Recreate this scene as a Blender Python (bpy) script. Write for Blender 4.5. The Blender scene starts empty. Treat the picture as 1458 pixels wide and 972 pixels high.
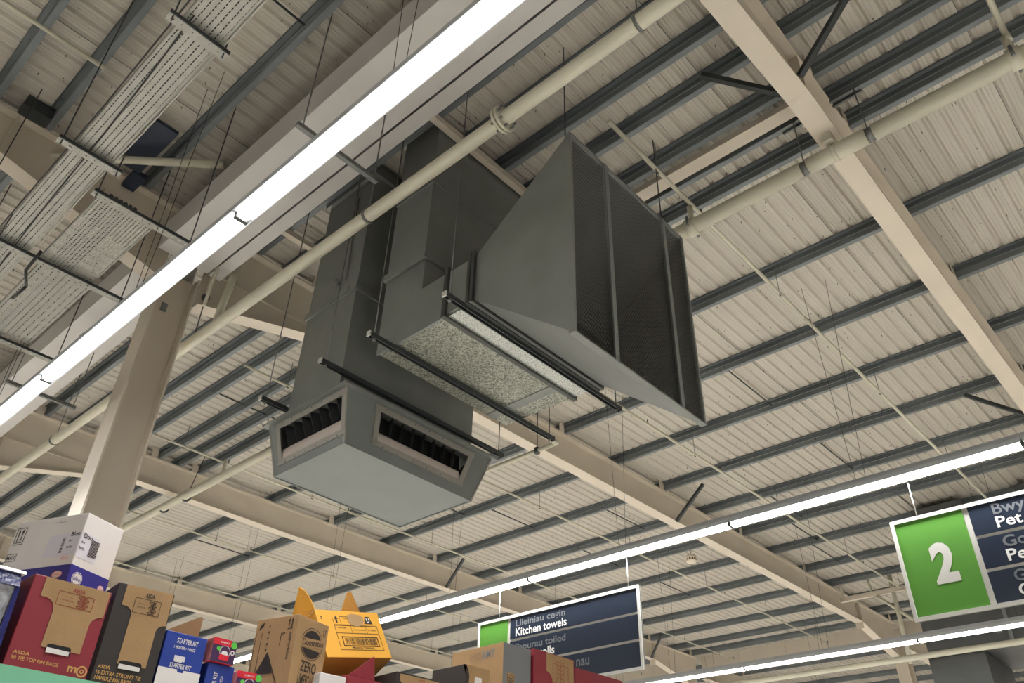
import bpy, math, random
from mathutils import Vector, Matrix
random.seed(7)
C = bpy.context.scene.collection
PI = math.pi
R = math.radians

# ------------------------------------------------------------------ camera
cam_d = bpy.data.cameras.new('camera')
cam = bpy.data.objects.new('camera', cam_d)
C.objects.link(cam)
cam_d.sensor_width = 36.0
cam_d.lens = 1150.0 / 1458.0 * 36.0
cam_d.clip_start = 0.05
cam_d.clip_end = 200
yaw, pit, rol = R(43.2), R(35.1), R(1.75)
fw = Vector((math.cos(yaw)*math.cos(pit), math.sin(yaw)*math.cos(pit), math.sin(pit)))
rt = Vector((math.sin(yaw), -math.cos(yaw), 0))
up = rt.cross(fw)
r2 = rt*math.cos(rol) + up*math.sin(rol)
u2 = -rt*math.sin(rol) + up*math.cos(rol)
cam.matrix_world = Matrix(((r2.x, u2.x, -fw.x, 0), (r2.y, u2.y, -fw.y, 0), (r2.z, u2.z, -fw.z, 1.6), (0, 0, 0, 1)))
bpy.context.scene.camera = cam

# ------------------------------------------------------------------ world, exposure
w = bpy.data.worlds.new('world'); bpy.context.scene.world = w
w.use_nodes = True
w.node_tree.nodes['Background'].inputs[0].default_value = (0.9, 0.95, 1.0, 1)
w.node_tree.nodes['Background'].inputs[1].default_value = 0.3
vs = bpy.context.scene.view_settings
vs.view_transform = 'Standard'; vs.look = 'None'; vs.exposure = 0.72; vs.gamma = 1.0
LAMP = 7.0          # radiance of the LED diffusers

POW = 46.0           # watts of each 3 m lamp module
# ------------------------------------------------------------------ materials
def lin(c):
    return tuple((v/255/12.92 if v/255 <= .04045 else ((v/255+.055)/1.055)**2.4) for v in c)
def mat(name, col, rough=.6, metal=0., noise=0., scale=6., bump=0., bscale=60., col2=None, emit=0., vor=False, coat=0., alpha=1., stretch=None):
    m = bpy.data.materials.new(name); m.use_nodes = True
    nt = m.node_tree; b = nt.nodes['Principled BSDF']
    c = lin(col)
    b.inputs['Base Color'].default_value = (*c, 1)
    b.inputs['Roughness'].default_value = rough
    b.inputs['Metallic'].default_value = metal
    if coat: b.inputs['Coat Weight'].default_value = coat
    if emit:
        b.inputs['Emission Color'].default_value = (*c, 1); b.inputs['Emission Strength'].default_value = emit
    tc = nt.nodes.new('ShaderNodeTexCoord')
    src = tc.outputs['Object']
    if stretch:
        mp = nt.nodes.new('ShaderNodeMapping'); mp.inputs['Scale'].default_value = stretch
        nt.links.new(src, mp.inputs['Vector']); src = mp.outputs['Vector']
    if noise or col2:
        n = nt.nodes.new('ShaderNodeTexVoronoi' if vor else 'ShaderNodeTexNoise')
        n.inputs['Scale'].default_value = scale
        if not vor: n.inputs['Detail'].default_value = 5
        nt.links.new(src, n.inputs['Vector'])
        mx = nt.nodes.new('ShaderNodeMix'); mx.data_type = 'RGBA'
        a = c; d = lin(col2) if col2 else tuple(v*(1-noise) for v in c)
        mx.inputs['A'].default_value = (*a, 1); mx.inputs['B'].default_value = (*d, 1)
        fac = n.outputs['Color'] if vor else n.outputs['Fac']
        if not vor:
            rp = nt.nodes.new('ShaderNodeMapRange'); rp.inputs['From Min'].default_value = .35; rp.inputs['From Max'].default_value = .65
            nt.links.new(fac, rp.inputs['Value']); fac = rp.outputs['Result']
        else:
            sp = nt.nodes.new('ShaderNodeSeparateColor'); nt.links.new(fac, sp.inputs[0]); fac = sp.outputs[0]
        nt.links.new(fac, mx.inputs['Factor']); nt.links.new(mx.outputs['Result'], b.inputs['Base Color'])
        if vor:
            rr = nt.nodes.new('ShaderNodeMapRange'); rr.inputs['To Min'].default_value = max(.05, rough-.15); rr.inputs['To Max'].default_value = rough+.2
            nt.links.new(fac, rr.inputs['Value']); nt.links.new(rr.outputs['Result'], b.inputs['Roughness'])
    if bump:
        n2 = nt.nodes.new('ShaderNodeTexNoise'); n2.inputs['Scale'].default_value = bscale
        nt.links.new(src, n2.inputs['Vector'])
        bp = nt.nodes.new('ShaderNodeBump'); bp.inputs['Strength'].default_value = bump; bp.inputs['Distance'].default_value = .01
        nt.links.new(n2.outputs['Fac'], bp.inputs['Height']); nt.links.new(bp.outputs['Normal'], b.inputs['Normal'])
    return m
M = dict(
    sheet=mat('liner_sheet', (190, 184, 172), .55, noise=.09, scale=1.3, stretch=(.25, 1.5, 1)),
    purlin=mat('galvanised_purlin', (122, 128, 131), .5, .2, noise=.25, scale=3, stretch=(4, .6, 1)),
    dark=mat('dark_steel', (66, 70, 72), .5, .3, noise=.2, scale=8),
    rod=mat('zinc_rod', (120, 122, 120), .4, .5, noise=.1, scale=20),
    wire=mat('black_wire', (60, 60, 60), .5, .2, noise=.1, scale=20),
    cream=mat('cream_steel_paint', (214, 203, 186), .45, noise=.07, scale=1.5, bump=.05, bscale=30),
    gutter=mat('white_gutter', (205, 202, 198), .5, noise=.08, scale=1.2),
    pipe=mat('cream_pipe_paint', (208, 204, 184), .38, noise=.1, scale=3, bump=.1, bscale=25),
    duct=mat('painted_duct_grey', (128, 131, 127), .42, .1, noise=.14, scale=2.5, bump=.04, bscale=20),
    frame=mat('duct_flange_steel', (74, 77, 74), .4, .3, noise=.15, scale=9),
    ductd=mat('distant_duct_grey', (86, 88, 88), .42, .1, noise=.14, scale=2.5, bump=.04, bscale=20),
    diff=mat('diffuser_grey', (124, 129, 127), .4, .1, noise=.08, scale=3),
    louvre=mat('louvre_aluminium', (158, 154, 146), .4, .3, noise=.08, scale=6),
    lip=mat('louvre_lip_paint', (196, 184, 176), .5, noise=.06, scale=6),
    blade=mat('black_blade', (52, 52, 54), .5, noise=.2, scale=12),
    black=mat('recess_shade_black', (14, 14, 15), .8, noise=.2, scale=10),  # near-black colour standing in for the shade inside openings
    spangle=mat('spangled_galvanised', (176, 178, 164), .35, .3, vor=True, scale=95, col2=(62, 64, 58)),
    spangle2=mat('bright_galvanised', (178, 181, 176), .3, .6, vor=True, scale=200, col2=(172, 175, 170)),
    mesh=mat('mesh_steel', (70, 70, 67), .45, .4, noise=.2, scale=9),
    tray=mat('tray_galvanised', (168, 168, 160), .4, .35, noise=.15, scale=12),
    lamp=mat('lit_diffuser', (255, 255, 255), .4, noise=.001, scale=4, emit=1.),
    housing=mat('lamp_housing', (188, 192, 196), .4, .1, noise=.05, scale=5),
    green=mat('sign_green', (78, 134, 44), .4, noise=.05, scale=2),
    navy=mat('sign_navy', (38, 46, 60), .22, noise=.05, scale=2),
    signw=mat('sign_white_frame', (196, 194, 187), .4, noise=.05, scale=4),
    stext=mat('sign_text_white', (216, 216, 212), .5, noise=.02, scale=4),
    sgrey=mat('sign_text_grey', (98, 102, 106), .5, noise=.02, scale=4),
    floor=mat('floor_vinyl', (224, 219, 208), .35, noise=.06, scale=1.),
    wall=mat('wall_paint', (200, 196, 188), .6, noise=.05, scale=1.),
    kraft=mat('kraft_board', (158, 126, 86), .8, noise=.1, scale=9, bump=.08, bscale=90),
    kraftd=mat('kraft_board_inside', (146, 116, 84), .85, noise=.12, scale=9, bump=.08, bscale=90),
    red=mat('crimson_print', (132, 34, 46), .55, noise=.07, scale=7),
    blackc=mat('black_print', (44, 38, 34), .55, noise=.1, scale=7),
    greyc=mat('grey_print', (112, 114, 116), .6, noise=.06, scale=7),
    white=mat('white_board', (214, 208, 204), .6, noise=.04, scale=7),
    blue=mat('royal_blue_print', (28, 56, 140), .5, noise=.06, scale=7),
    indigo=mat('indigo_print', (44, 36, 130), .5, noise=.06, scale=7),
    yellow=mat('yellow_print', (212, 154, 48), .6, noise=.06, scale=7),
    yellowd=mat('yellow_board_reverse', (176, 124, 48), .8, noise=.1, scale=7),
    ink=mat('black_ink', (36, 28, 24), .7, noise=.05, scale=9),
    redink=mat('red_ink', (140, 50, 40), .7, noise=.05, scale=9),
    gold=mat('gold_ink', (196, 150, 84), .6, noise=.05, scale=9),
    blueink=mat('grey_blue_ink', (110, 108, 130), .7, noise=.05, scale=9),
    grey=mat('pale_label', (205, 200, 208), .5, noise=.04, scale=9),
    pink=mat('pink_oval_print', (226, 140, 140), .6, noise=.05, scale=9),
    brred=mat('bright_red_print', (206, 30, 50), .5, noise=.06, scale=9),
    purple=mat('purple_print', (70, 40, 80), .5, noise=.1, scale=9),
    lime=mat('lime_print', (90, 190, 70), .5, noise=.1, scale=9),
    mint=mat('mint_shelf_edge', (118, 186, 150), .5, noise=.05, scale=5),
    shelf=mat('shelf_steel', (206, 204, 198), .5, noise=.05, scale=5),
    film=mat('clear_film_pack', (206, 206, 214), .22, noise=.5, scale=40, bump=.6, bscale=30),
    navyfilm=mat('navy_film', (40, 44, 110), .25, noise=.4, scale=30, bump=.5, bscale=30),
    bluedark=mat('dark_blue_sheet', (44, 54, 72), .5, noise=.2, scale=5),
    sensor=mat('ivory_plastic', (226, 216, 196), .4, noise=.03, scale=9),
)
nt = M['lamp'].node_tree
nt.nodes['Principled BSDF'].inputs['Emission Color'].default_value = (1, 1, 1, 1)
nt.nodes['Principled BSDF'].inputs['Emission Strength'].default_value = LAMP

# ------------------------------------------------------------------ mesh helpers
class MB:
    def __init__(s): s.v = []; s.f = []; s.sm = []; s.mi = []; s.k = 0
    def face(s, idx, sm=False): s.f.append(idx); s.sm.append(sm); s.mi.append(s.k)
    def add(s, vs, fs, sm=False):
        o = len(s.v); s.v += [tuple(p) for p in vs]
        for f in fs: s.face([i+o for i in f], sm)
        return s
    def box(s, x0, x1, y0, y1, z0, z1):
        return s.hexa([(x0, y0, z0), (x1, y0, z0), (x1, y1, z0), (x0, y1, z0), (x0, y0, z1), (x1, y0, z1), (x1, y1, z1), (x0, y1, z1)])
    def hexa(s, c):
        return s.add(c, [(0, 3, 2, 1), (4, 5, 6, 7), (0, 1, 5, 4), (1, 2, 6, 5), (2, 3, 7, 6), (3, 0, 4, 7)])
    def bar(s, p, q, w, h, upv=(0, 0, 1)):
        p = Vector(p); q = Vector(q); d = (q-p).normalized(); u = Vector(upv)
        if abs(d.dot(u)) > .98: u = Vector((1, 0, 0))
        a = d.cross(u).normalized()*w/2; b = a.cross(d).normalized()*h/2
        return s.hexa([p-a-b, p+a-b, q+a-b, q-a-b, p-a+b, p+a+b, q+a+b, q-a+b])
    def tube(s, p, q, r, n=10, rb=None, cap=True):
        p = Vector(p); q = Vector(q); d = (q-p).normalized(); rb = r if rb is None else rb
        u = Vector((0, 0, 1)) if abs(d.z) < .9 else Vector((1, 0, 0))
        a = d.cross(u).normalized(); b = a.cross(d)
        o = len(s.v)
        for base, rr in ((p, r), (q, rb)):
            for i in range(n):
                t = 2*PI*i/n; s.v.append(tuple(base + a*math.cos(t)*rr + b*math.sin(t)*rr))
        for i in range(n):
            j = (i+1) % n; s.face([o+i, o+j, o+n+j, o+n+i], True)
        if cap:
            s.face([o+n-1-i for i in range(n)]); s.face([o+n+i for i in range(n)])
        return s
    def path(s, pts, r, n=8):
        for a, b in zip(pts[:-1], pts[1:]): s.tube(a, b, r, n)
        for p in pts[1:-1]: s.ball(p, r*1.02, 6)
        return s
    def ball(s, c, r, n=10, sz=1., z0=-1., z1=1.):
        o = len(s.v); m = max(4, n//2)
        zs = [z0+(z1-z0)*i/m for i in range(m+1)]
        for z in zs:
            z = max(-1, min(1, z)); rr = math.sqrt(max(0.0004, 1-z*z))*r
            for i in range(n):
                t = 2*PI*i/n; s.v.append((c[0]+rr*math.cos(t), c[1]+rr*math.sin(t), c[2]+z*r*sz))
        for k in range(m):
            for i in range(n):
                j = (i+1) % n; s.face([o+k*n+i, o+k*n+j, o+(k+1)*n+j, o+(k+1)*n+i], True)
        s.face([o+n-1-i for i in range(n)]); s.face([o+m*n+i for i in range(n)])
        return s
    def prism(s, pts, org, ex, ey, ez, t):
        """2-D polygon pts in frame (org, ex, ey), thickened by t along ez."""
        org, ex, ey, ez = map(Vector, (org, ex, ey, ez)); n = len(pts)
        vs = [org+ex*a+ey*b for a, b in pts] + [org+ex*a+ey*b+ez*t for a, b in pts]
        fs = [tuple(range(n))[::-1], tuple(range(n, 2*n))] + [(i, (i+1) % n, n+(i+1) % n, n+i) for i in range(n)]
        return s.add(vs, fs)
    def extrude(s, prof, xs, f):
        """open profile list (a,b) swept over stations xs through point function f(a,b,x)"""
        o = len(s.v); n = len(prof)
        for x in xs:
            for a, b in prof: s.v.append(tuple(f(a, b, x)))
        for k in range(len(xs)-1):
            for i in range(n-1): s.face([o+k*n+i, o+k*n+i+1, o+(k+1)*n+i+1, o+(k+1)*n+i])
        return s
    def mesh(s, name, mats):
        me = bpy.data.meshes.new(name); me.from_pydata(s.v, [], s.f)
        me.polygons.foreach_set('use_smooth', s.sm)
        for m in mats: me.materials.append(m)
        if len(mats) > 1: me.polygons.foreach_set('material_index', s.mi)
        me.update(); return me
    def build(s, name, m, parent=None, world=True):
        mats = m if isinstance(m, (list, tuple)) else [m]
        if parent is not None and world:
            l = origin(parent); s.v = [(x-l.x, y-l.y, z-l.z) for x, y, z in s.v]
        o = bpy.data.objects.new(name, s.mesh(name, mats)); C.objects.link(o)
        if parent is not None: o.parent = parent
        return o
def origin(o):
    l = Vector((0, 0, 0))
    while o is not None: l += o.location; o = o.parent
    return l
def tag(o, label=None, cat=None, group=None, kind=None):
    if label: o['label'] = label
    if cat: o['category'] = cat
    if group: o['group'] = group
    if kind: o['kind'] = kind
    return o
def empty(name, loc=(0, 0, 0), label=None, cat=None, group=None, kind=None, mtx=None):
    o = bpy.data.objects.new(name, None); C.objects.link(o); o.empty_display_size = .1
    o.location = loc
    if mtx is not None: o.rotation_euler = mtx.to_euler()
    return tag(o, label, cat, group, kind)

_fontcache = {}
def text_verts(s, off=0.):
    key = (s, off)
    if key not in _fontcache:
        cu = bpy.data.curves.new('t', 'FONT'); cu.body = s; cu.resolution_u = 3; cu.offset = off
        ob = bpy.data.objects.new('t', cu); C.objects.link(ob)
        dg = bpy.context.evaluated_depsgraph_get(); me = bpy.data.meshes.new_from_object(ob.evaluated_get(dg))
        vs = [(v.co.x, v.co.y) for v in me.vertices]; fs = [tuple(p.vertices) for p in me.polygons]
        bpy.data.objects.remove(ob); bpy.data.curves.remove(cu); bpy.data.meshes.remove(me)
        x0 = min(v[0] for v in vs); y0 = 0
        _fontcache[key] = ([(a-x0, b-y0) for a, b in vs], fs, max(v[0] for v in vs)-x0, max(v[1] for v in vs))
    return _fontcache[key]
def put_text(mb, s, org, ex, ey, width=None, height=None, bold=0.):
    bold = 0. if not bold else (.045 if height and height > .3 else .018)
    """writes s with its lower-left corner at org; width and cap height in metres"""
    vs, fs, W, H = text_verts(s, bold)
    sx = (width/W) if width else (height/H); sy = (height/H) if height else sx
    org, ex, ey = Vector(org), Vector(ex), Vector(ey)
    mb.add([org + ex*(a*sx) + ey*(b*sy) for a, b in vs], fs)
    return mb
def ring(mb, c, ex, ey, r0, r1, n=20, sy=1.):
    c, ex, ey = Vector(c), Vector(ex), Vector(ey); o = len(mb.v)
    for r in (r0, r1):
        for i in range(n):
            t = 2*PI*i/n; mb.v.append(tuple(c+ex*(math.cos(t)*r)+ey*(math.sin(t)*r*sy)))
    for i in range(n):
        j = (i+1) % n; mb.face([o+i, o+n+i, o+n+j, o+j])
    return mb
def disc(mb, c, ex, ey, r, n=20, sy=1., a0=0., a1=2*PI):
    c, ex, ey = Vector(c), Vector(ex), Vector(ey)
    k = n+1 if a1-a0 < 2*PI-.01 else n
    return mb.add([c+ex*(math.cos(a0+(a1-a0)*i/n)*r)+ey*(math.sin(a0+(a1-a0)*i/n)*r*sy) for i in range(k)], [tuple(range(k))])

# ------------------------------------------------------------------ the shell
SL = .011
def dz(x): return SL*max(0., x-8.)
ZS, ZT, ZD = 7.37, 7.87, 8.015     # rafter soffit, rafter top, deck underside
MB().box(-14, 34, -14, 36, -.1, 0).build('floor', M['floor'])['kind'] = 'structure'
for nm, b in (('wall_left', (-14.2, -14, -14, 36)), ('wall_right', (34, 34.2, -14, 36)), ('wall_front', (-14, 34, -14.2, -14)), ('wall_back', (-14, 34, 36, 36.2))):
    MB().box(b[0], b[1], b[2], b[3], 0, 9).build(nm, M['wall'])['kind'] = 'structure'
ceil = empty('ceiling', (0, 0, ZD), kind='structure')
prof = [(0, 0)]
for k in range(6):
    b = k/6.
    prof += [(b+.030, 0), (b+.034, .003), (b+.040, .003), (b+.044, 0), (b+.066, 0), (b+.070, .003), (b+.076, .003), (b+.080, 0), (b+.098, 0), (b+.122, .026), (b+.138, .026), (b+.162, 0)]
prof.append((.996, 0)); prof.append((.996, .02))
smb = MB(); smb.extrude(prof, [-14, 8, 34], lambda a, b, x: (x, a, b+dz(x)))
sheet_me = smb.mesh('roof_sheet', [M['sheet']])
for k in range(-14, 36):
    o = bpy.data.objects.new('roof_sheet', sheet_me); C.objects.link(o); o.parent = ceil
    o.location = (0, k, .004*(k % 2))
MB().add([(-14.2, -14.2, ZD+.07), (8, -14.2, ZD+.07), (34.2, -14.2, ZD+.07+dz(34)), (-14.2, 36.2, ZD+.07), (8, 36.2, ZD+.07), (34.2, 36.2, ZD+.07+dz(34)),
          (-14.2, -14.2, ZD+.3), (8, -14.2, ZD+.3), (34.2, -14.2, ZD+.3+dz(34)), (-14.2, 36.2, ZD+.3), (8, 36.2, ZD+.3), (34.2, 36.2, ZD+.3+dz(34))],
         [(0, 1, 4, 3), (1, 2, 5, 4), (6, 9, 10, 7), (7, 10, 11, 8), (0, 6, 7, 1), (1, 7, 8, 2), (3, 4, 10, 9), (4, 5, 11, 10), (0, 3, 9, 6), (2, 8, 11, 5)]).build('roof_light_blocker', M['dark'], ceil)  # unseen dark slab above the liner, added to keep world light out
# self-drilling screw tips that poke through the liner
st = MB()
for i in range(2600):
    x = random.uniform(0, 17); y = random.uniform(.2, 15)
    z = ZD+dz(x); L = random.uniform(.02, .045); a = random.uniform(-.012, .012)
    st.add([(x-.005, y, z), (x+.005, y, z), (x, y+.008, z), (x+a, y+a, z-L)], [(0, 1, 3), (1, 2, 3), (2, 0, 3)])
st.build('screw_tips', M['wire'], ceil)['kind'] = 'stuff'
# zed purlins, bottom flange towards +x
PX = [-12.6, -11.2, -9.8, -8.4, -7.0, -5.6, -4.2, -3.4, -2.6, -1.9, -1.2, -.55, .06, .60-.06, .80, 1.86, 2.42, 3.27, 3.75, 4.21, 4.66, 5.21, 5.59, 5.98, 7.57, 9.02, 10.45, 11.88, 13.3, 14.75, 16.1, 17.6, 18.9, 20.3, 21.6, 22.5, 24.3, 25.7, 27.1, 28.5, 29.9, 31.3, 32.7]
PX = [p for p in PX if p not in (.06, .54)] + [.30]
PX.sort()
zp = [(-.07, .2), (-.07, .185)]
pm = MB()
prof2 = [(-.115, .128), (-.115, .144), (-.058, .144), (-.056, .144), (-.056, .09), (-.063, .08), (-.056, .07), (-.056, .002), (0, .002), (0, .016)]
pm.extrude(prof2, [-14, 36], lambda a, b, y: (a, y, b))
pm.extrude([(a+.003, b-.003) for a, b in prof2][::-1], [-14, 36], lambda a, b, y: (a, y, b))
pme = pm.mesh('purlin', [M['purlin']])
for x in PX:
    o = bpy.data.objects.new('purlin', pme); C.objects.link(o); o.parent = ceil
    o.location = (x, 0, ZT-ZD+dz(x))
# anti-sag rods between purlins
sag = [(9.02, 10.45, 4.3), (11.88, 13.3, 4.28), (14.75, 16.1, 4.1), (16.1, 17.6, 4.3), (5.98, 7.57, 4.3), (7.57, 9.02, 10.3), (4.66, 5.98, 10.5), (10.45, 11.88, 10.3), (13.3, 14.75, 10.3), (9.02, 10.45, 10.9), (16.1, 17.6, 6.4), (14.75, 16.1, 6.2), (13.3, 14.75, 5.9), (.80, 1.86, 4.3), (16.1, 17.6, 10.2), (7.57, 9.02, 16.3), (11.88, 13.3, 8.6)]
for a, b, y in sag:
    MB().tube((a-.07, y, ZT+.05+dz(a)), (b-.07, y, ZT+.05+dz(b)), .012, 6).build('sag_rod', M['dark'], ceil)

# ------------------------------------------------------------------ rafters
YF = [1.29, 7.29, 13.29, 19.29, 25.29]
RL = ['cream steel rafter crossing the upper right corner, nearest the camera', 'cream steel rafter behind the ceiling duct unit, ending at the near column head',
      'cream steel rafter passing low behind the near column, second from the ducts', 'cream steel rafter low at the left, half hidden by the cartons', 'cream steel rafter farthest away behind the cartons']
def rafter(y, idx):
    t = empty('roof_rafter', (2.5, y, ZS), RL[idx], 'rafter')
    h0 = 7.06 if idx == 0 else 6.82
    bot = [(2.72, h0), (4.85, ZS), (8, ZS), (20.4, ZS+dz(20.4)+.02), (22.75, 7.08)]
    top = [(2.72, ZT), (4.85, ZT), (8, ZT), (20.4, ZT+dz(20.4)), (22.75, ZT+dz(22.75))]
    for sgn in (1,):
        fl = MB(); wb = MB(); tp = MB()
        for (a, za), (b, zb) in zip(bot[:-1], bot[1:]):
            fl.hexa([(a, y-.1, za), (b, y-.1, zb), (b, y+.1, zb), (a, y+.1, za), (a, y-.1, za+.018), (b, y-.1, zb+.018), (b, y+.1, zb+.018), (a, y+.1, za+.018)])
        for (a, za), (b, zb), (c, zc), (d, zd) in zip(bot[:-1], bot[1:], top[:-1], top[1:]):
            wb.hexa([(a, y-.006, za+.01), (b, y-.006, zb+.01), (b, y+.006, zb+.01), (a, y+.006, za+.01), (a, y-.006, zc-.01), (b, y-.006, zd-.01), (b, y+.006, zd-.01), (a, y+.006, zc-.01)])
            tp.hexa([(a, y-.1, zc-.02), (b, y-.1, zd-.02), (b, y+.1, zd-.02), (a, y+.1, zc-.02), (a, y-.1, zc), (b, y-.1, zd), (b, y+.1, zd), (a, y+.1, zc)])
        fl.build('bottom_flange', M['cream'], t); wb.build('web', M['cream'], t); tp.build('top_flange', M['cream'], t)
        MB().box(2.72, 4.6, y-.04, y+.04, 7.335, 7.355).build('haunch_rib', M['cream'], t)
        for sx in (2.80, 4.85, 20.4):
            MB().box(sx, sx+.012, y-.09, y+.09, (h0+.05 if sx < 3 else ZS)+.01, ZT-.015+dz(sx)).build('stiffener', M['cream'], t)
    # far continuation past the far column
    MB().box(23.2, 33.9, y-.1, y+.1, 7.5, 7.52).build('bottom_flange', M['cream'], t)
    MB().box(23.2, 33.9, y-.006, y+.006, 7.51, 8.0).build('web', M['cream'], t)
    # near continuation over the neighbouring bay
    b2 = [(-13.9, ZS), (.35, ZS), (2.3, 6.9 if idx else 7.06)]
    f2 = MB(); w2 = MB()
    for (a, za), (b, zb) in zip(b2[:-1], b2[1:]):
        f2.hexa([(a, y-.1, za), (b, y-.1, zb), (b, y+.1, zb), (a, y+.1, za), (a, y-.1, za+.018), (b, y-.1, zb+.018), (b, y+.1, zb+.018), (a, y+.1, za+.018)])
        w2.hexa([(a, y-.006, za+.01), (b, y-.006, zb+.01), (b, y+.006, zb+.01), (a, y+.006, za+.01), (a, y-.006, ZT-.01), (b, y-.006, ZT-.01), (b, y+.006, ZT-.01), (a, y+.006, ZT-.01)])
    f2.build('bottom_flange', M['cream'], t); w2.build('web', M['cream'], t)
    MB().box(-13.9, 2.3, y-.1, y+.1, ZT-.02, ZT).build('top_flange', M['cream'], t)
    MB().box(.5, .52, y-.09, y+.09, 7.33, ZT-.015).build('stiffener', M['cream'], t)
    for k, x in enumerate(PX):
        if x > 3 and k % 2 == 0:
            MB().box(x-.20, x-.085, y-.11, y-.10, ZT-.02+dz(x), ZT+.15+dz(x)).build('purlin_cleat', M['cream'], t)
    return t
for i, y in enumerate(YF): rafter(y, i)

# ------------------------------------------------------------------ columns
def column(x0, x1, y, z1, label, nm='steel_column'):
    t = empty(nm, ((x0+x1)/2, y, 0), label, 'column')
    MB().box(x0, x0+.02, y-.105, y+.2, 0, z1).build('flange', M['cream'], t)
    MB().box(x1-.02, x1, y-.105, y+.2, 0, z1).build('flange', M['cream'], t)
    MB().box(x0+.02, x1-.02, y+.03, y+.045, 0, z1).build('web', M['cream'], t)
    MB().box(x0-.06, x1+.06, y-.17, y+.26, 0, .02).build('base_plate', M['cream'], t)
    return t
column(2.33, 2.71, 7.39, 7.18, 'cream steel column rising behind the white carton at the left')
column(22.78, 23.18, 7.25, 7.9, 'small distant cream steel column under the green sign numbered 2')
for k, (x0, x1, y) in enumerate(((2.33, 2.71, 19.39), (22.78, 23.18, 19.25), (2.33, 2.71, -4.6), (22.78, 23.18, -4.7))):
    column(x0, x1, y, 7.18 if k % 2 == 0 else 7.9, 'cream steel column outside the photographed view', 'steel_column')['group'] = 'columns outside the view'

# valley gutter, eaves beam beside it
g = empty('valley_gutter', (2.42, 1, 7.2), 'wide white boxed gutter running above the nearest lamp row', 'gutter')
for a, b in ((-13.9, 7.13), (7.45, 13.13), (13.45, 19.13), (19.45, 35.9)):
    MB().box(2.13, 2.70, a, b, 7.19, 7.21).build('gutter_bottom', M['gutter'], g)
    MB().box(2.13, 2.15, a, b, 7.21, 7.56).build('gutter_side', M['gutter'], g)
    MB().box(2.68, 2.70, a, b, 7.21, 7.56).build('gutter_side', M['gutter'], g)
g = empty('valley_beam', (2.8, 1, 7.2), 'white steel beam beside the gutter, above the cream pipe', 'beam')
for a, b in ((-13.9, 1.18), (1.4, 7.18)):
    MB().box(2.735, 2.875, a, b, 7.22, 7.235).build('bottom_flange', M['gutter'], g)
    MB().box(2.80, 2.812, a, b, 7.235, 7.86).build('web', M['gutter'], g)
g = empty('far_gutter_beam', (23, 8, 7.6), 'deep cream beam closing the far end of the roof bay, low in the distance', 'beam')
for a, b in ((-13.9, 1.18), (1.4, 7.18), (7.4, 13.18), (13.4, 19.18), (19.4, 35.9)):
    MB().box(22.92, 22.95, a, b, 7.52, 8.08).build('web', M['cream'], g)
    MB().box(22.86, 23.05, a, b, 7.50, 7.52).build('bottom_flange', M['cream'], g)
    k = a+1.5
    while k < b:
        MB().box(22.90, 22.92, k, k+.03, 7.52, 8.07).build('joint_cover', M['cream'], g); k += 1.5
# white tie and trimmers
t = tag(MB().box(5.27, 5.42, 1.4, 7.18, 7.80, 7.87).build('tie_beam', M['cream']), 'flat cream tie running from the nearest rafter to behind the mesh hood', 'beam')
t = tag(MB().box(3.0, 5.2, 4.09, 4.16, 7.80, 7.87).build('trimmer_angle', M['cream']), 'pale trimmer angle at the roof end of the return duct', 'bracket')
t = tag(MB().box(3.0, 5.2, 6.55, 6.62, 7.80, 7.87).build('trimmer_angle', M['cream']), 'pale trimmer angle between the tall duct and the column head', 'bracket')
# knee braces between rafters and purlins
fb = [((4.55, .55, 7.88), (4.72, 1.19, 7.42), 'dark knee brace leaning right of the nearest rafter'),
      ((4.5, 1.95, 7.88), (4.78, 1.39, 7.42), 'dark knee brace left of the nearest rafter, above the flat cream tie'),
      ((12.02, 6.5, 7.9), (12.15, 7.19, 7.42), 'dark knee brace on the rafter above the kitchen towels sign'),
      ((12.02, 12.55, 7.9), (12.15, 13.19, 7.43), 'dark knee brace on the rafter behind the yellow carton'),
      ((11.8, 2.0, 7.9), (11.95, 1.39, 7.42), 'dark knee brace at the right edge, under the nearest rafter'),
      ((19.9, 12.6, 8.0), (20.2, 13.19, 7.52), 'small dark knee brace in the far corner above the low lamp row')]
for a, b, l in fb: tag(MB().bar(a, b, .05, .05).build('knee_brace', M['dark']), l, 'brace')
tag(MB().tube((-.5, 8.75, 7.7), (2.14, 6.08, 7.7), .042, 12).tube((-.4, 8.65, 7.7), (-.3, 8.55, 7.7), .06, 12).build('diagonal_brace', M['pipe']), 'cream tubular brace lying diagonally behind the cable tray', 'brace')
tag(MB().tube((2.95, 6.98, 7.5), (2.88, 6.98, 6.56), .04, 12).tube((2.95, 6.98, 7.5), (2.95, 6.98, 7.87), .045, 12).build('drop_pipe', M['pipe']), 'short grey cream drop pipe beside the column head', 'pipe')
tag(MB().tube((2.76, 7.0, 7.84), (2.72, 7.0, 6.7), .02, 8).build('drop_pipe', M['pipe']), 'thin drop pipe close against the column head', 'pipe')

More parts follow.
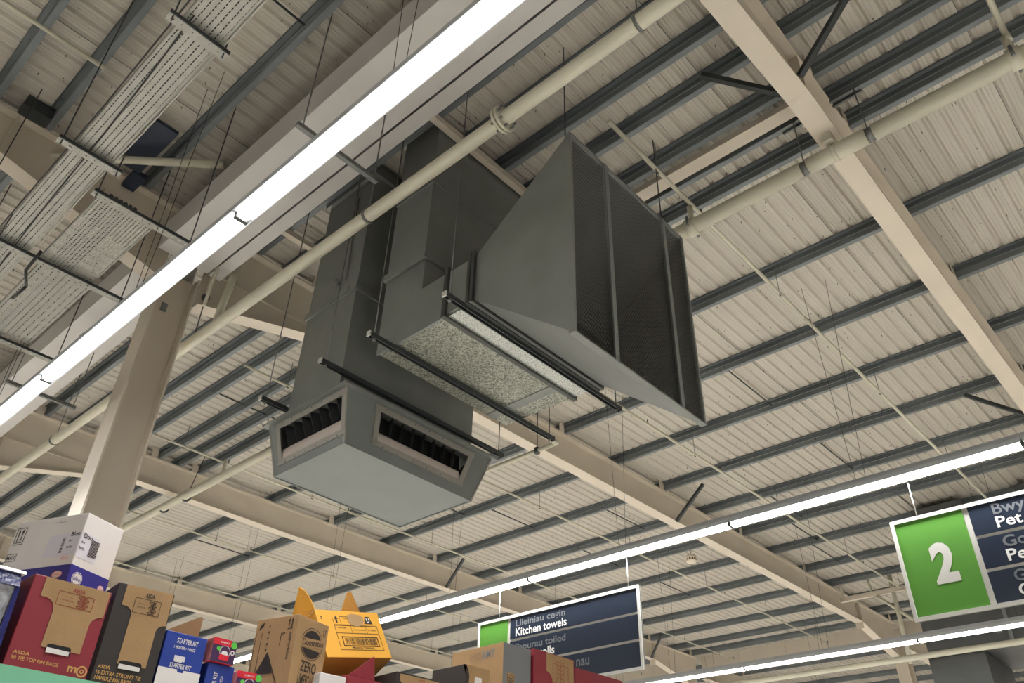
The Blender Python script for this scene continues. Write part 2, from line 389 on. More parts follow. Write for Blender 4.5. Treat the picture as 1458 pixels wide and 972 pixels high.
# ------------------------------------------------------------------ pipes along y
p1 = empty('sprinkler_main', (2.87, 2, 6.5), 'long cream sprinkler main passing in front of the grey ducts', 'pipe')
MB().tube((2.87, -12, 6.5), (2.87, 30, 6.5), .059, 18).build('pipe', M['pipe'], p1)
for a in (2.835, 2.868): MB().tube((2.87, a, 6.5), (2.87, a+.022, 6.5), .112, 24).build('flange_disc', M['pipe'], p1)
for k in range(8):
    a = k*PI/4; MB().tube((2.87+.09*math.cos(a), 2.81, 6.5+.09*math.sin(a)), (2.87+.09*math.cos(a), 2.915, 6.5+.09*math.sin(a)), .012, 6).build('bolt', M['rod'], p1)
for y in (4.46, 1.62, 10.9, -2, 16.5):
    MB().tube((2.87, y-.012, 6.5), (2.87, y+.012, 6.5), .068, 18).build('clamp', M['rod'], p1)
    MB().tube((2.87, y, 6.56), (2.87, y, 7.9), .006, 6).build('hanger_rod', M['rod'], p1)
p2 = empty('sprinkler_main', (5.47, 1, 7.2), 'thick cream pipe under the roof at the upper right, clamped below the rafter', 'pipe')
for a, b in ((-12, .93), (.99, 1.53), (1.59, 9.6)): MB().tube((5.5, a, 7.2), (5.5, b, 7.2), .078, 20).build('pipe', M['pipe'], p2)
for a in (.92, 1.52): MB().tube((5.5, a, 7.2), (5.5, a+.08, 7.2), .068, 20).build('coupling', M['rod'], p2)
MB().tube((5.5, 1.26, 7.2), (5.5, 1.30, 7.2), .086, 20).build('clamp', M['pipe'], p2)
MB().box(5.38, 5.62, 1.24, 1.32, 7.27, 7.37).build('clamp_saddle', M['pipe'], p2)
for y in (.97, 1.56): MB().tube((5.5, y, 7.27), (5.5, y, 7.86), .006, 6).build('hanger_rod', M['rod'], p2)
p3 = empty('sprinkler_main', (5.63, 12, 7.2), 'cream pipe low at the left, running past the diffuser box towards the cartons', 'pipe')
MB().tube((5.58, 9.6, 7.2), (5.70, 28, 7.2), .07, 18).build('pipe', M['pipe'], p3)
for y in (12.75, 13.5): MB().tube((5.63, y, 7.2), (5.63, y+.05, 7.2), .085, 18).build('clamp', M['dark'], p3)
MB().tube((5.62, 12.7, 7.26), (5.62, 12.4, 7.95), .007, 6).build('hanger_rod', M['wire'], p3)
MB().tube((5.60, 11.6, 7.26), (5.60, 11.6, 7.5), .03, 8).build('branch_riser', M['pipe'], p3)
for (x, z, lab) in ((15.2, 5.29, 'distant cream pipe in front of the far ducts'), (19.6, 6.35, 'second distant cream pipe beneath the lowest lamp row')):
    tag(MB().tube((x, -12, z), (x, 30, z), .05, 10).build('distant_pipe', M['pipe']), lab, 'pipe')
# clamped branch risers on the thick pipe
for y, l in ((2.75, 'cream clamp and riser joining thin pipe to thick pipe beside the mesh hood'), (-.2, 'cream clamp and riser on the thick pipe in the upper right corner')):
    t = empty('riser_clamp', (5.5, y, 7.3), l, 'pipe fitting')
    MB().tube((5.5, y, 7.26), (5.5, y, 7.48), .03, 10).build('riser', M['pipe'], t)
    MB().tube((5.5, y-.05, 7.2), (5.5, y+.05, 7.2), .095, 16).build('saddle', M['pipe'], t)
    for s in (-1, 1): MB().tube((5.5+s*.1, y, 7.14), (5.5+s*.1, y, 7.26), .014, 6).build('bolt', M['rod'], t)
tag(MB().tube((4.4, -.22, 7.5), (5.5, -.22, 7.5), .025, 10).tube((5.5, -.22, 7.5), (5.5, -.22, 7.42), .03, 10).build('branch_pipe', M['pipe']), 'thin cream branch pipe dropping into the top right corner clamp', 'pipe')

# sprinkler branch lines along x
def branch(y, x0, x1, r, label, drops=()):
    t = empty('sprinkler_branch', (x0, y, 7.5), label, 'pipe')
    MB().path([(x0, y, 7.5), (8, y, 7.5), (x1, y, 7.5+dz(x1))] if x0 < 8 else [(x0, y, 7.5+dz(x0)), (x1, y, 7.5+dz(x1))], r, 8).build('pipe', M['pipe'], t)
    for x in drops:
        MB().tube((x, y-.004, 7.5+dz(x)), (x, y+.004, 7.5+dz(x)), r+.014, 10).build('hanger_loop', M['dark'], t)
        MB().tube((x, y, 7.52+dz(x)), (x, y, 7.9+dz(x)), .005, 6).build('hanger_rod', M['rod'], t)
        MB().tube((x+.8, y, 7.51+dz(x)), (x+.8, y, 7.58+dz(x)), .012, 6).build('sprinkler_head', M['rod'], t)
    return t
dr = [4.9, 7.4, 10.3, 13.1, 16, 18.8, 21.4]
branch(2.73, 4.1, 22.8, .023, 'thin cream sprinkler pipe crossing the roof right of the mesh hood', dr)
branch(5.65, 5.2, 22.2, .021, 'thin cream sprinkler pipe starting under the tip of the mesh hood', [8.2]+dr[2:])
branch(8.87, 4.2, 22.2, .018, 'thin cream sprinkler pipe passing behind the tall duct, next beyond the middle rafter', dr)
branch(11.7, 4.0, 22.2, .018, 'thin cream sprinkler pipe starting behind the column and passing the diffuser box', dr)
branch(14.9, 4.6, 22, .016, 'thin sprinkler pipe first beyond the second rafter', dr[1:])
branch(17.8, 4.6, 22, .016, 'thin sprinkler pipe above the torn yellow carton, farthest seen', dr[1:])
branch(-.22, 5.5, 22, .023, 'thin sprinkler pipe above the green numbered sign', dr[2:])
tag(MB().tube((-3, 5.78, 7.6), (.78, 5.78, 7.6), .02, 10).build('sprinkler_branch', M['pipe']), 'thin cream pipe ending in the upper left corner', 'pipe')

# ------------------------------------------------------------------ lamp rows
def lamp_row(x, y0, n, label, group=None, z=5.2, ws=1.08):
    t = empty('lamp_row', (x, y0, z), label, 'light', group)
    L = 3.0
    MB().box(x-.03, x+.03, y0, y0+n*L, z+.05, z+.11).build('trunking', M['housing'], t)
    mb = MB(); a = [(-.056, .006), (-.054, -.012), (-.040, -.026), (-.016, -.032), (.016, -.032), (.040, -.026), (.054, -.012), (.056, .006)]
    a = [(p*ws, q) for p, q in a]
    mb.extrude(a, [.016, L-.016], lambda p, q, s: (p, s, q))
    mb.add([(p, .016, q) for p, q in a], [tuple(range(8))]); mb.add([(p, L-.016, q) for p, q in a], [tuple(range(8))[::-1]])
    me = mb.mesh('diffuser', [M['lamp']])
    h = MB().box(-.072, .072, .004, L-.004, .006, .052).mesh('lamp_body', [M['housing']])
    wi = MB()
    for s in (1.5,):
        for q in (-.05, .05): wi.tube((0, s+q, .11), (0, s+q*3, 2.7+dz(x)), .0028, 4)
    wm = wi.mesh('suspension_wire', [M['wire']])
    cm = MB().box(-.06*ws, .06*ws, -.016, .016, -.036, .02).mesh('joint_cap', [M['frame']])
    for k in range(n):
        for nm, m_ in (('joint_cap', cm), ('lamp_body', h), ('diffuser', me), ('suspension_wire', wm)):
            o = bpy.data.objects.new(nm, m_); C.objects.link(o); o.parent = t; o.location = (0, k*L, 0)
    ld = bpy.data.lights.new('lamp_light', 'AREA'); ld.shape = 'RECTANGLE'; ld.size = .10; ld.size_y = n*L; ld.energy = POW*n; ld.spread = R(112); ld.color = (.985, .985, 1.)
    lo = bpy.data.objects.new('lamp_light', ld); C.objects.link(lo); lo.parent = t; lo.location = (0, n*L/2, -.045)
    return t
lamp_row(1.58, -8.1, 11, 'brightest lamp row, broad white strip crossing the upper left', ws=.76)
lamp_row(7.98, -7.98, 12, 'white lamp strip running from the right edge down behind the torn yellow carton')
lamp_row(13.87, -7.9, 12, 'lowest white lamp strip, under the green numbered sign')
for x in (-9.5, 20.6, 27.5): lamp_row(x, -7.9, 12, 'white lamp strip beyond the photographed view', 'lamp rows outside the view')
for (y, x0, x1, l) in ((4.0, 2.17, 2.6, 'short grey bracket arm beside the brightest lamp row, over the pipe'), (9.63, 2.18, 2.62, 'short grey bracket arm beside the brightest lamp row, at the left edge')):
    t = empty('bracket_arm', (x0, y, 6.4), l, 'bracket')
    MB().box(x0-.35, x1, y-.02, y+.02, 6.38, 6.42).build('arm', M['rod'], t)
    MB().tube((x1-.03, y, 6.42), (x1-.03, y, 7.19), .006, 6).build('hanger_rod', M['rod'], t)
    MB().tube((x0-.3, y, 6.42), (x0-.3, y, 7.87), .006, 6).build('hanger_rod', M['rod'], t)

# ------------------------------------------------------------------ supply duct with diffuser box
sd = empty('supply_duct', (4.1, 5.5, 4.65), 'tall grey supply duct with louvred diffuser box hanging at its foot', 'air duct')
def duct_box(mb, x0, x1, y0, y1, z0, z1): return mb.box(x0, x1, y0, y1, z0, z1)
duct_box(MB(), 3.30, 4.90, 5.11, 5.87, 6.33, 8.0).build('upper_duct', M['duct'], sd)
duct_box(MB(), 3.30, 4.90, 5.11, 5.87, 5.16, 6.31).build('lower_duct', M['duct'], sd)
def collar(x0, x1, y0, y1, z0, z1, t, parent, m='duct', n='duct_flange'):
    mb = MB()
    mb.box(x0-t, x0+.001, y0-t, y1+t, z0, z1); mb.box(x1-.001, x1+t, y0-t, y1+t, z0, z1)
    mb.box(x0, x1, y0-t, y0+.001, z0, z1); mb.box(x0, x1, y1-.001, y1+t, z0, z1)
    return mb.build(n, M[m], parent)
collar(3.30, 4.90, 5.11, 5.87, 6.285, 6.355, .022, sd)
collar(3.30, 4.90, 5.11, 5.87, 7.80, 7.87, .04, sd)
collar(3.30, 4.90, 5.11, 5.87, 5.16, 5.20, .03, sd)
# sloped clip strips on the joint
MB().box(3.265, 3.275, 5.2, 5.5, 6.30, 6.37).build('joint_clip', M['duct'], sd)
T = dict(x0=3.27, x1=5.03, y0=4.955, y1=6.08, z=5.16); Bt = dict(x0=3.345, x1=4.80, y0=4.965, y1=5.95, z=4.65)
mb = MB()
tc = [(T['x0'], T['y0'], T['z']), (T['x1'], T['y0'], T['z']), (T['x1'], T['y1'], T['z']), (T['x0'], T['y1'], T['z'])]
bc = [(Bt['x0'], Bt['y0'], Bt['z']), (Bt['x1'], Bt['y0'], Bt['z']), (Bt['x1'], Bt['y1'], Bt['z']), (Bt['x0'], Bt['y1'], Bt['z'])]
mb.add(bc+tc, [(0, 3, 2, 1), (4, 5, 6, 7)])
def lerp(a, b, t): return tuple(a[i]+(b[i]-a[i])*t for i in range(3))
def facept(k, u, v):          # k side index; u along the side, v up
    a, b = bc[k], bc[(k+1) % 4]; c, d = tc[k], tc[(k+1) % 4]
    return lerp(lerp(a, b, u), lerp(c, d, u), v)
LV = {0: (.20, .86, .24, .88), 3: (.12, .985, .20, .90), 1: (.15, .85, .24, .86), 2: (.15, .85, .24, .86)}
for k in range(4):            # each side with a real opening
    u0, u1, v0, v1 = LV[k]
    P = [facept(k, u, v) for u, v in ((0, 0), (1, 0), (1, 1), (0, 1), (u0, v0), (u1, v0), (u1, v1), (u0, v1))]
    mb.add(P, [(0, 1, 5, 4), (1, 2, 6, 5), (2, 3, 7, 6), (3, 0, 4, 7)])
mb.build('diffuser_box', M['diff'], sd)
mb = MB(); mb.box(3.22, 5.08, 4.91, 6.13, 5.155, 5.175); mb.build('box_top_rim', M['duct'], sd)
for a, b in zip(bc, tc): MB().bar(a, b, .012, .012).build('corner_trim', M['louvre'], sd)
for i in range(4): MB().bar(bc[i], bc[(i+1) % 4], .014, .014).build('corner_trim', M['diff'], sd)
cen = Vector((4.1, 5.45, 4.9))
for k in range(4):
    u0, u1, v0, v1 = LV[k]
    A_, B_, C_, D_ = [Vector(facept(k, u, v)) for u, v in ((u0, v0), (u1, v0), (u1, v1), (u0, v1))]
    ex = (B_-A_).normalized(); ez = (D_-A_).normalized(); nn = ex.cross(ez).normalized()
    if nn.dot(A_-cen) < 0: nn = -nn
    fr = MB(); wd = .032
    for p, q in ((A_-ex*wd, B_+ex*wd), (D_-ex*wd, C_+ex*wd)):
        fr.bar(p+nn*.006, q+nn*.006, .012, wd*1.6, upv=ez)
    for p, q in ((A_, D_), (B_, C_)):
        fr.bar(p+nn*.006, q+nn*.006, .012, wd*1.6, upv=ex)
    f = fr.build('louvre_frame', M['louvre'], sd)
    # curved lower lip
    lp = MB(); n = 5; H = (D_-A_).length*.40
    vs = []
    for p in (A_, B_):
        for i in range(n+1):
            a = i/n*PI/2; vs.append(p + ez*(H*math.sin(a)) - nn*(.05*(1-math.cos(a))) + nn*.004)
    lp.add(vs, [(i, i+1, n+2+i, n+1+i) for i in range(n)], True); lp.build('louvre_lip', M['lip'], sd)
    W = (B_-A_).length; nb = 8 if k == 0 else 7
    for i in range(nb):
        s = (i+.5)/nb*W; p = A_+ex*s+ez*(H*.9)-nn*.045; q = D_+ex*s-nn*.02
        d = (-nn*.08+ex*.03)
        MB().add([p, q, q+d, p+d, p+ex*.003, q+ex*.003, q+d+ex*.003, p+d+ex*.003], [(0, 1, 2, 3), (7, 6, 5, 4), (0, 3, 7, 4), (1, 5, 6, 2), (0, 4, 5, 1)]).build('louvre_blade', M['blade'], sd)
    for i in range(6):
        for q, o_ in ((A_, -1), (D_, 1)):
            c = q+ex*(W*(i+.5)/6)+ez*(o_*.014)+nn*.012
            MB().tube(c, c+nn*.003, .005, 6).build('screw', M['dark'], f)
MB().box(3.45, 4.72, 5.07, 5.84, 4.72, 5.1).build('inner_shade_box', M['black'], sd)  # black block painted as the shade behind the louvres
MB().ball((3.27, 5.42, 6.52), .035, 12).build('sensor_knob', M['rod'], sd)
MB().tube((3.27, 5.42, 6.52), (3.31, 5.42, 6.52), .02, 8).tube((3.285, 5.30, 6.5), (3.285, 5.33, 7.6), .008, 6).build('sensor_cable', M['rod'], sd)

# ------------------------------------------------------------------ return duct, plenum and hood
rd = empty('return_duct', (4.1, 4.2, 4.66), 'grey return duct flaring into a big mesh-fronted hood', 'air duct')
MB().box(3.33, 4.95, 4.19, 4.69, 6.20, 8.0).build('riser_duct', M['duct'], rd)
collar(3.33, 4.95, 4.19, 4.69, 6.17, 6.235, .025, rd)
collar(3.33, 4.95, 4.19, 4.69, 7.1, 7.13, .012, rd)
mb = MB()
mb.prism([(4.70, 5.41), (3.60, 5.41), (3.60, 5.84), (4.19, 5.84), (4.19, 6.18), (4.70, 6.18)], (3.34, 0, 0), (0, 1, 0), (0, 0, 1), (1, 0, 0), 1.61)
mb.build('plenum', M['duct'], rd)
MB().box(3.36, 4.94, 3.88, 4.68, 5.395, 5.409).build('spangled_base', M['spangle'], rd)
MB().box(3.36, 4.94, 3.665, 3.845, 5.393, 5.409).build('bright_base', M['spangle2'], rd)
MB().box(4.66, 4.76, 3.88, 4.68, 5.388, 5.396).build('base_strap', M['duct'], rd)
MB().bar((3.35, 3.86, 5.40), (3.35, 4.70, 5.40), .02, .02).build('edge_seam', M['diff'], rd)
def yframe(y0, y1, x0, x1, z0, z1, t, n='flange_frame', m='frame'):
    mb = MB(); mb.box(x0-t, x0, y0, y1, z0-t, z1+t); mb.box(x1, x1+t, y0, y1, z0-t, z1+t); mb.box(x0, x1, y0, y1, z0-t, z0); mb.box(x0, x1, y0, y1, z1, z1+t)
    return mb.build(n, M[m], rd)
yframe(3.845, 3.885, 3.34, 4.95, 5.40, 5.85, .028)
yframe(3.585, 3.615, 3.34, 4.95, 5.40, 5.85, .03)
yframe(3.545, 3.575, 3.34, 4.95, 5.40, 5.85, .03)
# hood skin (open at the mouth)
hx0, hx1, hy, hz0, hz1 = 3.345, 4.945, 2.605, 4.66, 6.57
tx0, tx1, ty, tz0, tz1 = 3.345, 4.945, 3.56, 5.41, 5.85
th = .012
out = [(tx0, ty, tz0), (tx1, ty, tz0), (tx1, ty, tz1), (tx0, ty, tz1), (hx0, hy, hz0), (hx1, hy, hz0), (hx1, hy, hz1), (hx0, hy, hz1)]
inn = [(tx0+th, ty, tz0+th), (tx1-th, ty, tz0+th), (tx1-th, ty, tz1-th), (tx0+th, ty, tz1-th), (hx0+th, hy, hz0+th), (hx1-th, hy, hz0+th), (hx1-th, hy, hz1-th), (hx0+th, hy, hz1-th)]
fs = []
for i in range(4):
    j = (i+1) % 4
    fs += [(i, j, 4+j, 4+i), (8+i, 12+i, 12+j, 8+j), (4+i, 4+j, 12+j, 12+i)]
MB().add(out+inn, fs).build('hood', M['duct'], rd)
MB().box(tx0+.01, tx1-.01, 3.50, 3.56, tz0+.01, tz1-.01).build('throat_shade_plug', M['black'], rd)  # black plug painted as the shaded duct interior behind the mesh
# mouth frame and bars
def mframe(x0, x1, z0, z1, w, n):
    mb = MB(); mb.box(x0, x0+w, hy-.02, hy+.03, z0, z1); mb.box(x1-w, x1, hy-.02, hy+.03, z0, z1); mb.box(x0+w, x1-w, hy-.02, hy+.03, z0, z0+w*.6); mb.box(x0+w, x1-w, hy-.02, hy+.03, z1-w*.6, z1)
    return mb.build(n, M['duct'], rd)
mframe(hx0-.004, hx1+.004, hz0-.004, hz1+.004, .022, 'mouth_frame')
bars = (3.80, 4.62)
for x in bars: MB().box(x-.022, x+.022, hy-.028, hy-.018, hz0, hz1).build('mouth_bar', M['diff'], rd)
def hexmesh(x0, x1):
    mb = MB(); s = .0225; wv = .0062; r = s/math.sqrt(3); k = 0; z = hz0+.02
    row = 0
    zs = s*math.sqrt(3)/2
    while z < hz1-.02:
        x = x0 + (s/2 if row % 2 else 0)
        while x < x1:
            o = len(mb.v)
            for rr in (r*1.0, r-wv*.62):
                for i in range(6):
                    a = PI/6+i*PI/3; mb.v.append((min(max(x+rr*math.cos(a), x0), x1), hy, z+rr*math.sin(a)))
            for i in range(6): mb.face([o+i, o+(i+1) % 6, o+6+(i+1) % 6, o+6+i])
            x += s
        row += 1; z += zs
    return mb
for a, b in ((hx0+.01, bars[0]-.01), (bars[0]+.01, bars[1]-.01), (bars[1]+.01, hx1-.01)): hexmesh(a, b).build('mesh_panel', M['mesh'], rd)
# condensate drain
dp = empty('drain_pipe', (5.4, 4.77, 5.6), 'thin white drain pipe elbowing off the duct support strut', 'pipe')
MB().path([(5.33, 4.72, 5.62), (5.42, 4.77, 5.60), (5.82, 4.78, 5.60), (5.82, 6.6, 5.60)], .024, 10).build('pipe', M['pipe'], dp)
for p in ((5.42, 4.77, 5.6), (5.80, 4.78, 5.6)): MB().ball(p, .036, 10).build('elbow', M['pipe'], dp)
MB().tube((5.82, 5.05, 5.57), (5.82, 5.05, 5.63), .034, 10).build('clip', M['dark'], dp)
MB().tube((5.82, 5.05, 5.62), (5.82, 5.05, 8.0), .006, 6).build('hanger_rod', M['dark'], dp)
# trapeze struts
def trapeze(y, x0, x1, z, label, rods=True, dbl=False):
    t = empty('support_strut', (x0, y, z), label, 'support strut')
    mb = MB(); mb.box(x0, x1, y-.021, y-.014, z-.02, z+.022); mb.box(x0, x1, y+.014, y+.021, z-.02, z+.022); mb.box(x0, x1, y-.014, y+.014, z+.015, z+.022)
    mb.build('channel', M['dark'], t)
    for x in (x0, x1): MB().box(x-.012 if x == x0 else x, x if x == x0 else x+.012, y-.022, y+.022, z-.022, z+.024).build('end_cap', M['signw'] if x == x0 else M['dark'], t)
    for x in (x0+.05, x1-.05):
        MB().tube((x, y, z-.05), (x, y, ZT+.02), .0055, 6).build('threaded_rod', M['rod'] if x < 4 else M['dark'], t)
        MB().tube((x, y, z-.035), (x, y, z-.02), .015, 6).build('nut', M['rod'], t)
    return t
trapeze(5.05, 3.04, 5.28, 5.33, 'dark support strut right above the diffuser box front edge')
trapeze(4.47, 3.08, 5.38, 5.36, 'dark support strut crossing under the middle of the return duct')
trapeze(3.635, 3.12, 5.33, 5.36, 'dark support strut under the throat of the mesh hood')
trapeze(5.97, 3.06, 5.28, 5.33, 'dark support strut at the rear left of the tall duct')
for x, z in ((3.45, 6.57), (4.85, 6.57)):
    tag(MB().tube((x, 2.72, z-.15), (x, 2.72, ZT+.02), .006, 6).build('hanger_rod', M['dark']), 'thin rod holding the hood, %s' % ('near its left top corner' if x < 4 else 'near its right top corner'), 'rod')

# ------------------------------------------------------------------ cable trays
def tray_mesh(x0, x1, y0, y1, z, rows, pitch, sl, sw, skip=None):
    """perforated tray: quads with real slots left open, plus turned-up sides"""
    mb = MB(); W = x1-x0; rp = W/rows; ny = int((y1-y0)/pitch)
    ux = [x0]
    for r in range(rows): ux += [x0+rp*(r+.5)-sw/2, x0+rp*(r+.5)+sw/2]
    ux.append(x1)
    uy = [y0]
    for k in range(ny): uy += [y0+pitch*(k+.5)-sl/2, y0+pitch*(k+.5)+sl/2]
    uy.append(y1)
    o = len(mb.v); n = len(ux)
    for yy in uy:
        for xx in ux: mb.v.append((xx, yy, z))
    for j in range(len(uy)-1):
        for i in range(n-1):
            if i % 2 == 1 and j % 2 == 1 and not (skip and skip((i-1)//2, (j-1)//2)): continue
            mb.face([o+j*n+i, o+j*n+i+1, o+(j+1)*n+i+1, o+(j+1)*n+i])
    for xx in (x0, x1): mb.box(xx-.002, xx+.002, y0, y1, z, z+.05)
    return mb
t1 = empty('cable_tray', (.9, 4, 6.2), 'long perforated cable tray climbing through the upper left', 'cable tray')
tray_mesh(.757, 1.03, -1.5, 9.5, 6.2, 7, .034, .022, .007).build('tray_base', M['tray'], t1)
t2 = empty('cable_tray', (1.35, 6.2, 6.2), 'wide perforated tray plate just left of the brightest lamp row', 'cable tray')
tray_mesh(1.13, 1.60, 5.58, 6.84, 6.2, 16, .03, .013, .012).build('tray_base', M['tray'], t2)
t3 = empty('cable_tray', (1.4, 7, 6.2), 'tray section loaded with cables below the perforated plate', 'cable tray')
tray_mesh(1.16, 1.62, 6.9, 8.3, 6.2, 9, .05, .03, .01).build('tray_base', M['tray'], t3)
for k in range(10):
    x = 1.19+k*.042
    tag(MB().path([(x, 6.9, 6.222), (x+random.uniform(-.008, .008), 7.3, 6.222), (x+random.uniform(-.008, .008), 7.8, 6.222), (x, 8.25, 6.222)], .008, 6).build('cable', M['tray'] if k % 3 else M['wire']), 'cable lying side by side with others in the loaded tray section', 'cable', 'cables in the loaded tray')
for k, (x0, y0, x1, y1) in enumerate(((.72, 2.5, .74, 6.9), (.80, 3.6, .95, 7.6), (.74, 6.4, 1.0, 8.9), (1.04, 1.0, 1.045, 6.6))):
    pts = [(x0+(x1-x0)*i/6+random.uniform(-.01, .01), y0+(y1-y0)*i/6, 6.19+.0*i) for i in range(7)]
    tag(MB().path(pts, .006, 5).build('loose_cable', M['wire'] if k < 3 else M['signw']), ['thin dark cable slung along the left edge of the long tray', 'thin dark cable crossing under the long tray', 'thin dark cable at the lower end of the long tray', 'thin pale conduit along the right edge of the long tray'][k], 'cable')
tag(MB().path([(1.10, 6.7, 6.2), (1.08, 6.85, 6.05), (1.16, 7.0, 6.0), (1.13, 7.15, 5.92)], .014, 8).build('cable_tail', M['wire']), 'black cable tail dangling off the lower tray strut', 'cable')
mb = MB()
for k in range(9):
    x = .785+k*.027
    mb.path([(x, -1.4, 6.222+.004*(k % 2)), (x+random.uniform(-.004, .004), 3, 6.222), (x+random.uniform(-.004, .004), 6, 6.224), (x, 9.4, 6.222)], .0135, 5)
tag(mb.build('tray_cables', M['wire']), 'dark cables packed side by side inside the long tray', 'cable')['kind'] = 'stuff'
mb = MB()
for k in range(6):
    x = 1.20+k*.04
    mb.path([(x, 5.6, 6.225), (x+random.uniform(-.02, .02), 6.2, 6.225), (x+random.uniform(-.02, .02), 6.8, 6.225)], .017, 5)
tag(mb.build('tray_cables', M['wire']), 'dark cables lying on the perforated tray plate', 'cable')['kind'] = 'stuff'
def slotted(y, x0, x1, label):
    t = empty('tray_bracket', (x0, y, 6.14), label, 'bracket')
    m_ = tray_mesh(0, .07, 0, x1-x0, 0, 1, .065, .03, .012)
    v = [(x0+q[1], y-.035+q[0], 6.15+q[2]*.4) for q in m_.v]; m_.v = v
    m_.build('slotted_channel', M['tray'], t)
    MB().box(x0, x1, y-.045, y-.035, 6.145, 6.172).build('channel_side', M['dark'], t)
    for x in (x0+.03, x1-.03): MB().tube((x, y-.02, 6.10), (x, y-.02, ZT+.05), .0055, 6).build('threaded_rod', M['dark'], t)
slotted(3.69, .67, 1.09, 'slotted bracket under the long tray at the top of the picture')
slotted(5.25, .64, 1.12, 'slotted bracket under the long tray beside the dark patch')
slotted(6.80, .5, 1.90, 'long slotted bracket below the perforated tray plate')
slotted(5.59, 1.06, 1.92, 'slotted bracket at the upper edge of the perforated tray plate')
slotted(8.35, .8, 1.95, 'slotted bracket at the far end of the loaded tray')
tag(MB().box(1.42, 1.66, 6.2, 7.0, 7.82, 7.86).box(1.60, 1.74, 7.0, 7.8, 7.80, 7.86).build('dark_blanking_sheet', M['bluedark']), 'dark blue blanking sheet fixed to the roof right of the long tray', 'sheet')
tag(MB().box(.48, .74, 7.02, 7.30, 7.86, 8.0).build('dark_junction_box', M['dark']), 'dark square box at roof level above the diagonal brace', 'box')

# ------------------------------------------------------------------ heat detector
hd = empty('smoke_detector', (14.05, 8.06, 7.4), 'white round smoke detector hanging between lamp strip and right hand purlins', 'smoke detector')
MB().ball((14.05, 8.06, 7.43), .115, 16, .55, -1, -.1).build('lower_dome', M['sensor'], hd)
MB().ball((14.05, 8.06, 7.47), .12, 16, .8, .05, 1).build('upper_dome', M['sensor'], hd)
MB().tube((14.05, 8.06, 7.42), (14.05, 8.06, 7.48), .09, 14).build('vent_band', M['dark'], hd)
for k in range(12):
    a = k*PI/6; MB().box(14.05+.1*math.cos(a)-.008, 14.05+.1*math.cos(a)+.008, 8.06+.1*math.sin(a)-.008, 8.06+.1*math.sin(a)+.008, 7.42, 7.48).build('vent_fin', M['sensor'], hd)
MB().tube((14.05, 8.06, 7.55), (14.05, 8.06, 7.95), .008, 6).build('stem', M['rod'], hd)

# ------------------------------------------------------------------ small items near column
tag(MB().box(2.40, 2.46, 7.27, 7.285, 6.6, 6.7).tube((2.26, 7.3, 6.72), (2.26, 9.0, 6.9), .03, 8).tube((2.22, 7.3, 6.76), (2.22, 9.0, 6.95), .02, 8).box(2.2, 2.325, 7.3, 7.34, 6.66, 6.7).build('cable_bundle', M['rod']), 'grey cable bundle tied to the column head below the lamp row', 'cable')
tag(MB().ball((2.79, 7.2, 6.95), .045, 10).tube((2.79, 7.2, 6.92), (2.83, 7.3, 6.56), .006, 6).build('beam_clip', M['dark']), 'small dark clip and rod right of the column head', 'bracket')
for y, l in ((1.06, 'right'), (1.56, 'left')):
    t = empty('beam_clamp', (5.55, y, 7.85), 'small steel channel clamp %s of the nearest rafter above the thick pipe' % l, 'bracket')
    MB().box(5.50, 5.525, y-.14, y+.14, 7.83, 7.86).box(5.57, 5.59, y-.14, y+.14, 7.83, 7.86).build('channel', M['rod'], t)

# ------------------------------------------------------------------ signs
EX, EY, NX = Vector((0, -1, 0)), Vector((0, 0, 1)), Vector((-1, 0, 0))
def sign(yl, yr, z0, z1, gw, texts, number, label, hang, xs=8.05):
    t = empty('aisle_sign', (xs, (yl+yr)/2, z0), label, 'sign')
    f = MB(); w_ = .035
    MB().box(xs+.003, xs+.02, yr, yl, z0, z1).build('backing', M['signw'], t)
    f.box(xs-.012, xs+.024, yr, yl, z1-w_, z1); f.box(xs-.012, xs+.024, yr, yl, z0, z0+w_)
    f.box(xs-.012, xs+.024, yl-w_, yl, z0+w_, z1-w_); f.box(xs-.012, xs+.024, yr, yr+w_, z0+w_, z1-w_)
    f.build('frame', M['signw'], t)
    MB().box(xs-.003, xs+.003, yl-gw, yl-w_, z0+w_, z1-w_).build('green_panel', M['green'], t)
    H = (z1-z0-2*w_-.06)/3
    for k in range(3):
        a = z1-w_-k*(H+.03)
        MB().box(xs-.003, xs+.003, yr+w_, yl-gw-.05, a-H, a).build('name_panel', M['navy'], t)
        for (s, grey, off, wd, hh, dy) in texts[k]:
            mb = MB(); put_text(mb, s, (xs-.0045, yl-gw-.05-off, a-H+dy), EX, EY, wd, hh, 0.006 if not grey else .003)
            mb.build('lettering', M['sgrey' if grey else 'stext'], t)
    if number:
        mb = MB(); put_text(mb, number, (xs-.0045, yl-.28, (z0+z1)/2-.17), EX, EY, .21, .36, .03); mb.build('numeral', M['signw'], t)
    for y in hang: MB().tube((xs-.02, y, z1), (xs-.02, y, 5.155), .005, 6).build('hanging_wire', M['signw'], t)
    return t
sign(8.02, 5.36, 3.85, 4.815, .54, [
    [('Llieiniau cegin', True, .10, .84, .085, .155), ('Kitchen towels', False, .10, .86, .10, .03)],
    [('Papurau toiled', True, .10, .84, .085, .155), ('Toilet rolls', False, .10, .66, .10, .03)],
    [('nau', True, 1.10, .2, .08, .13)]], None, 'dark aisle sign with a green end panel reading Kitchen towels', (7.62, 5.5))
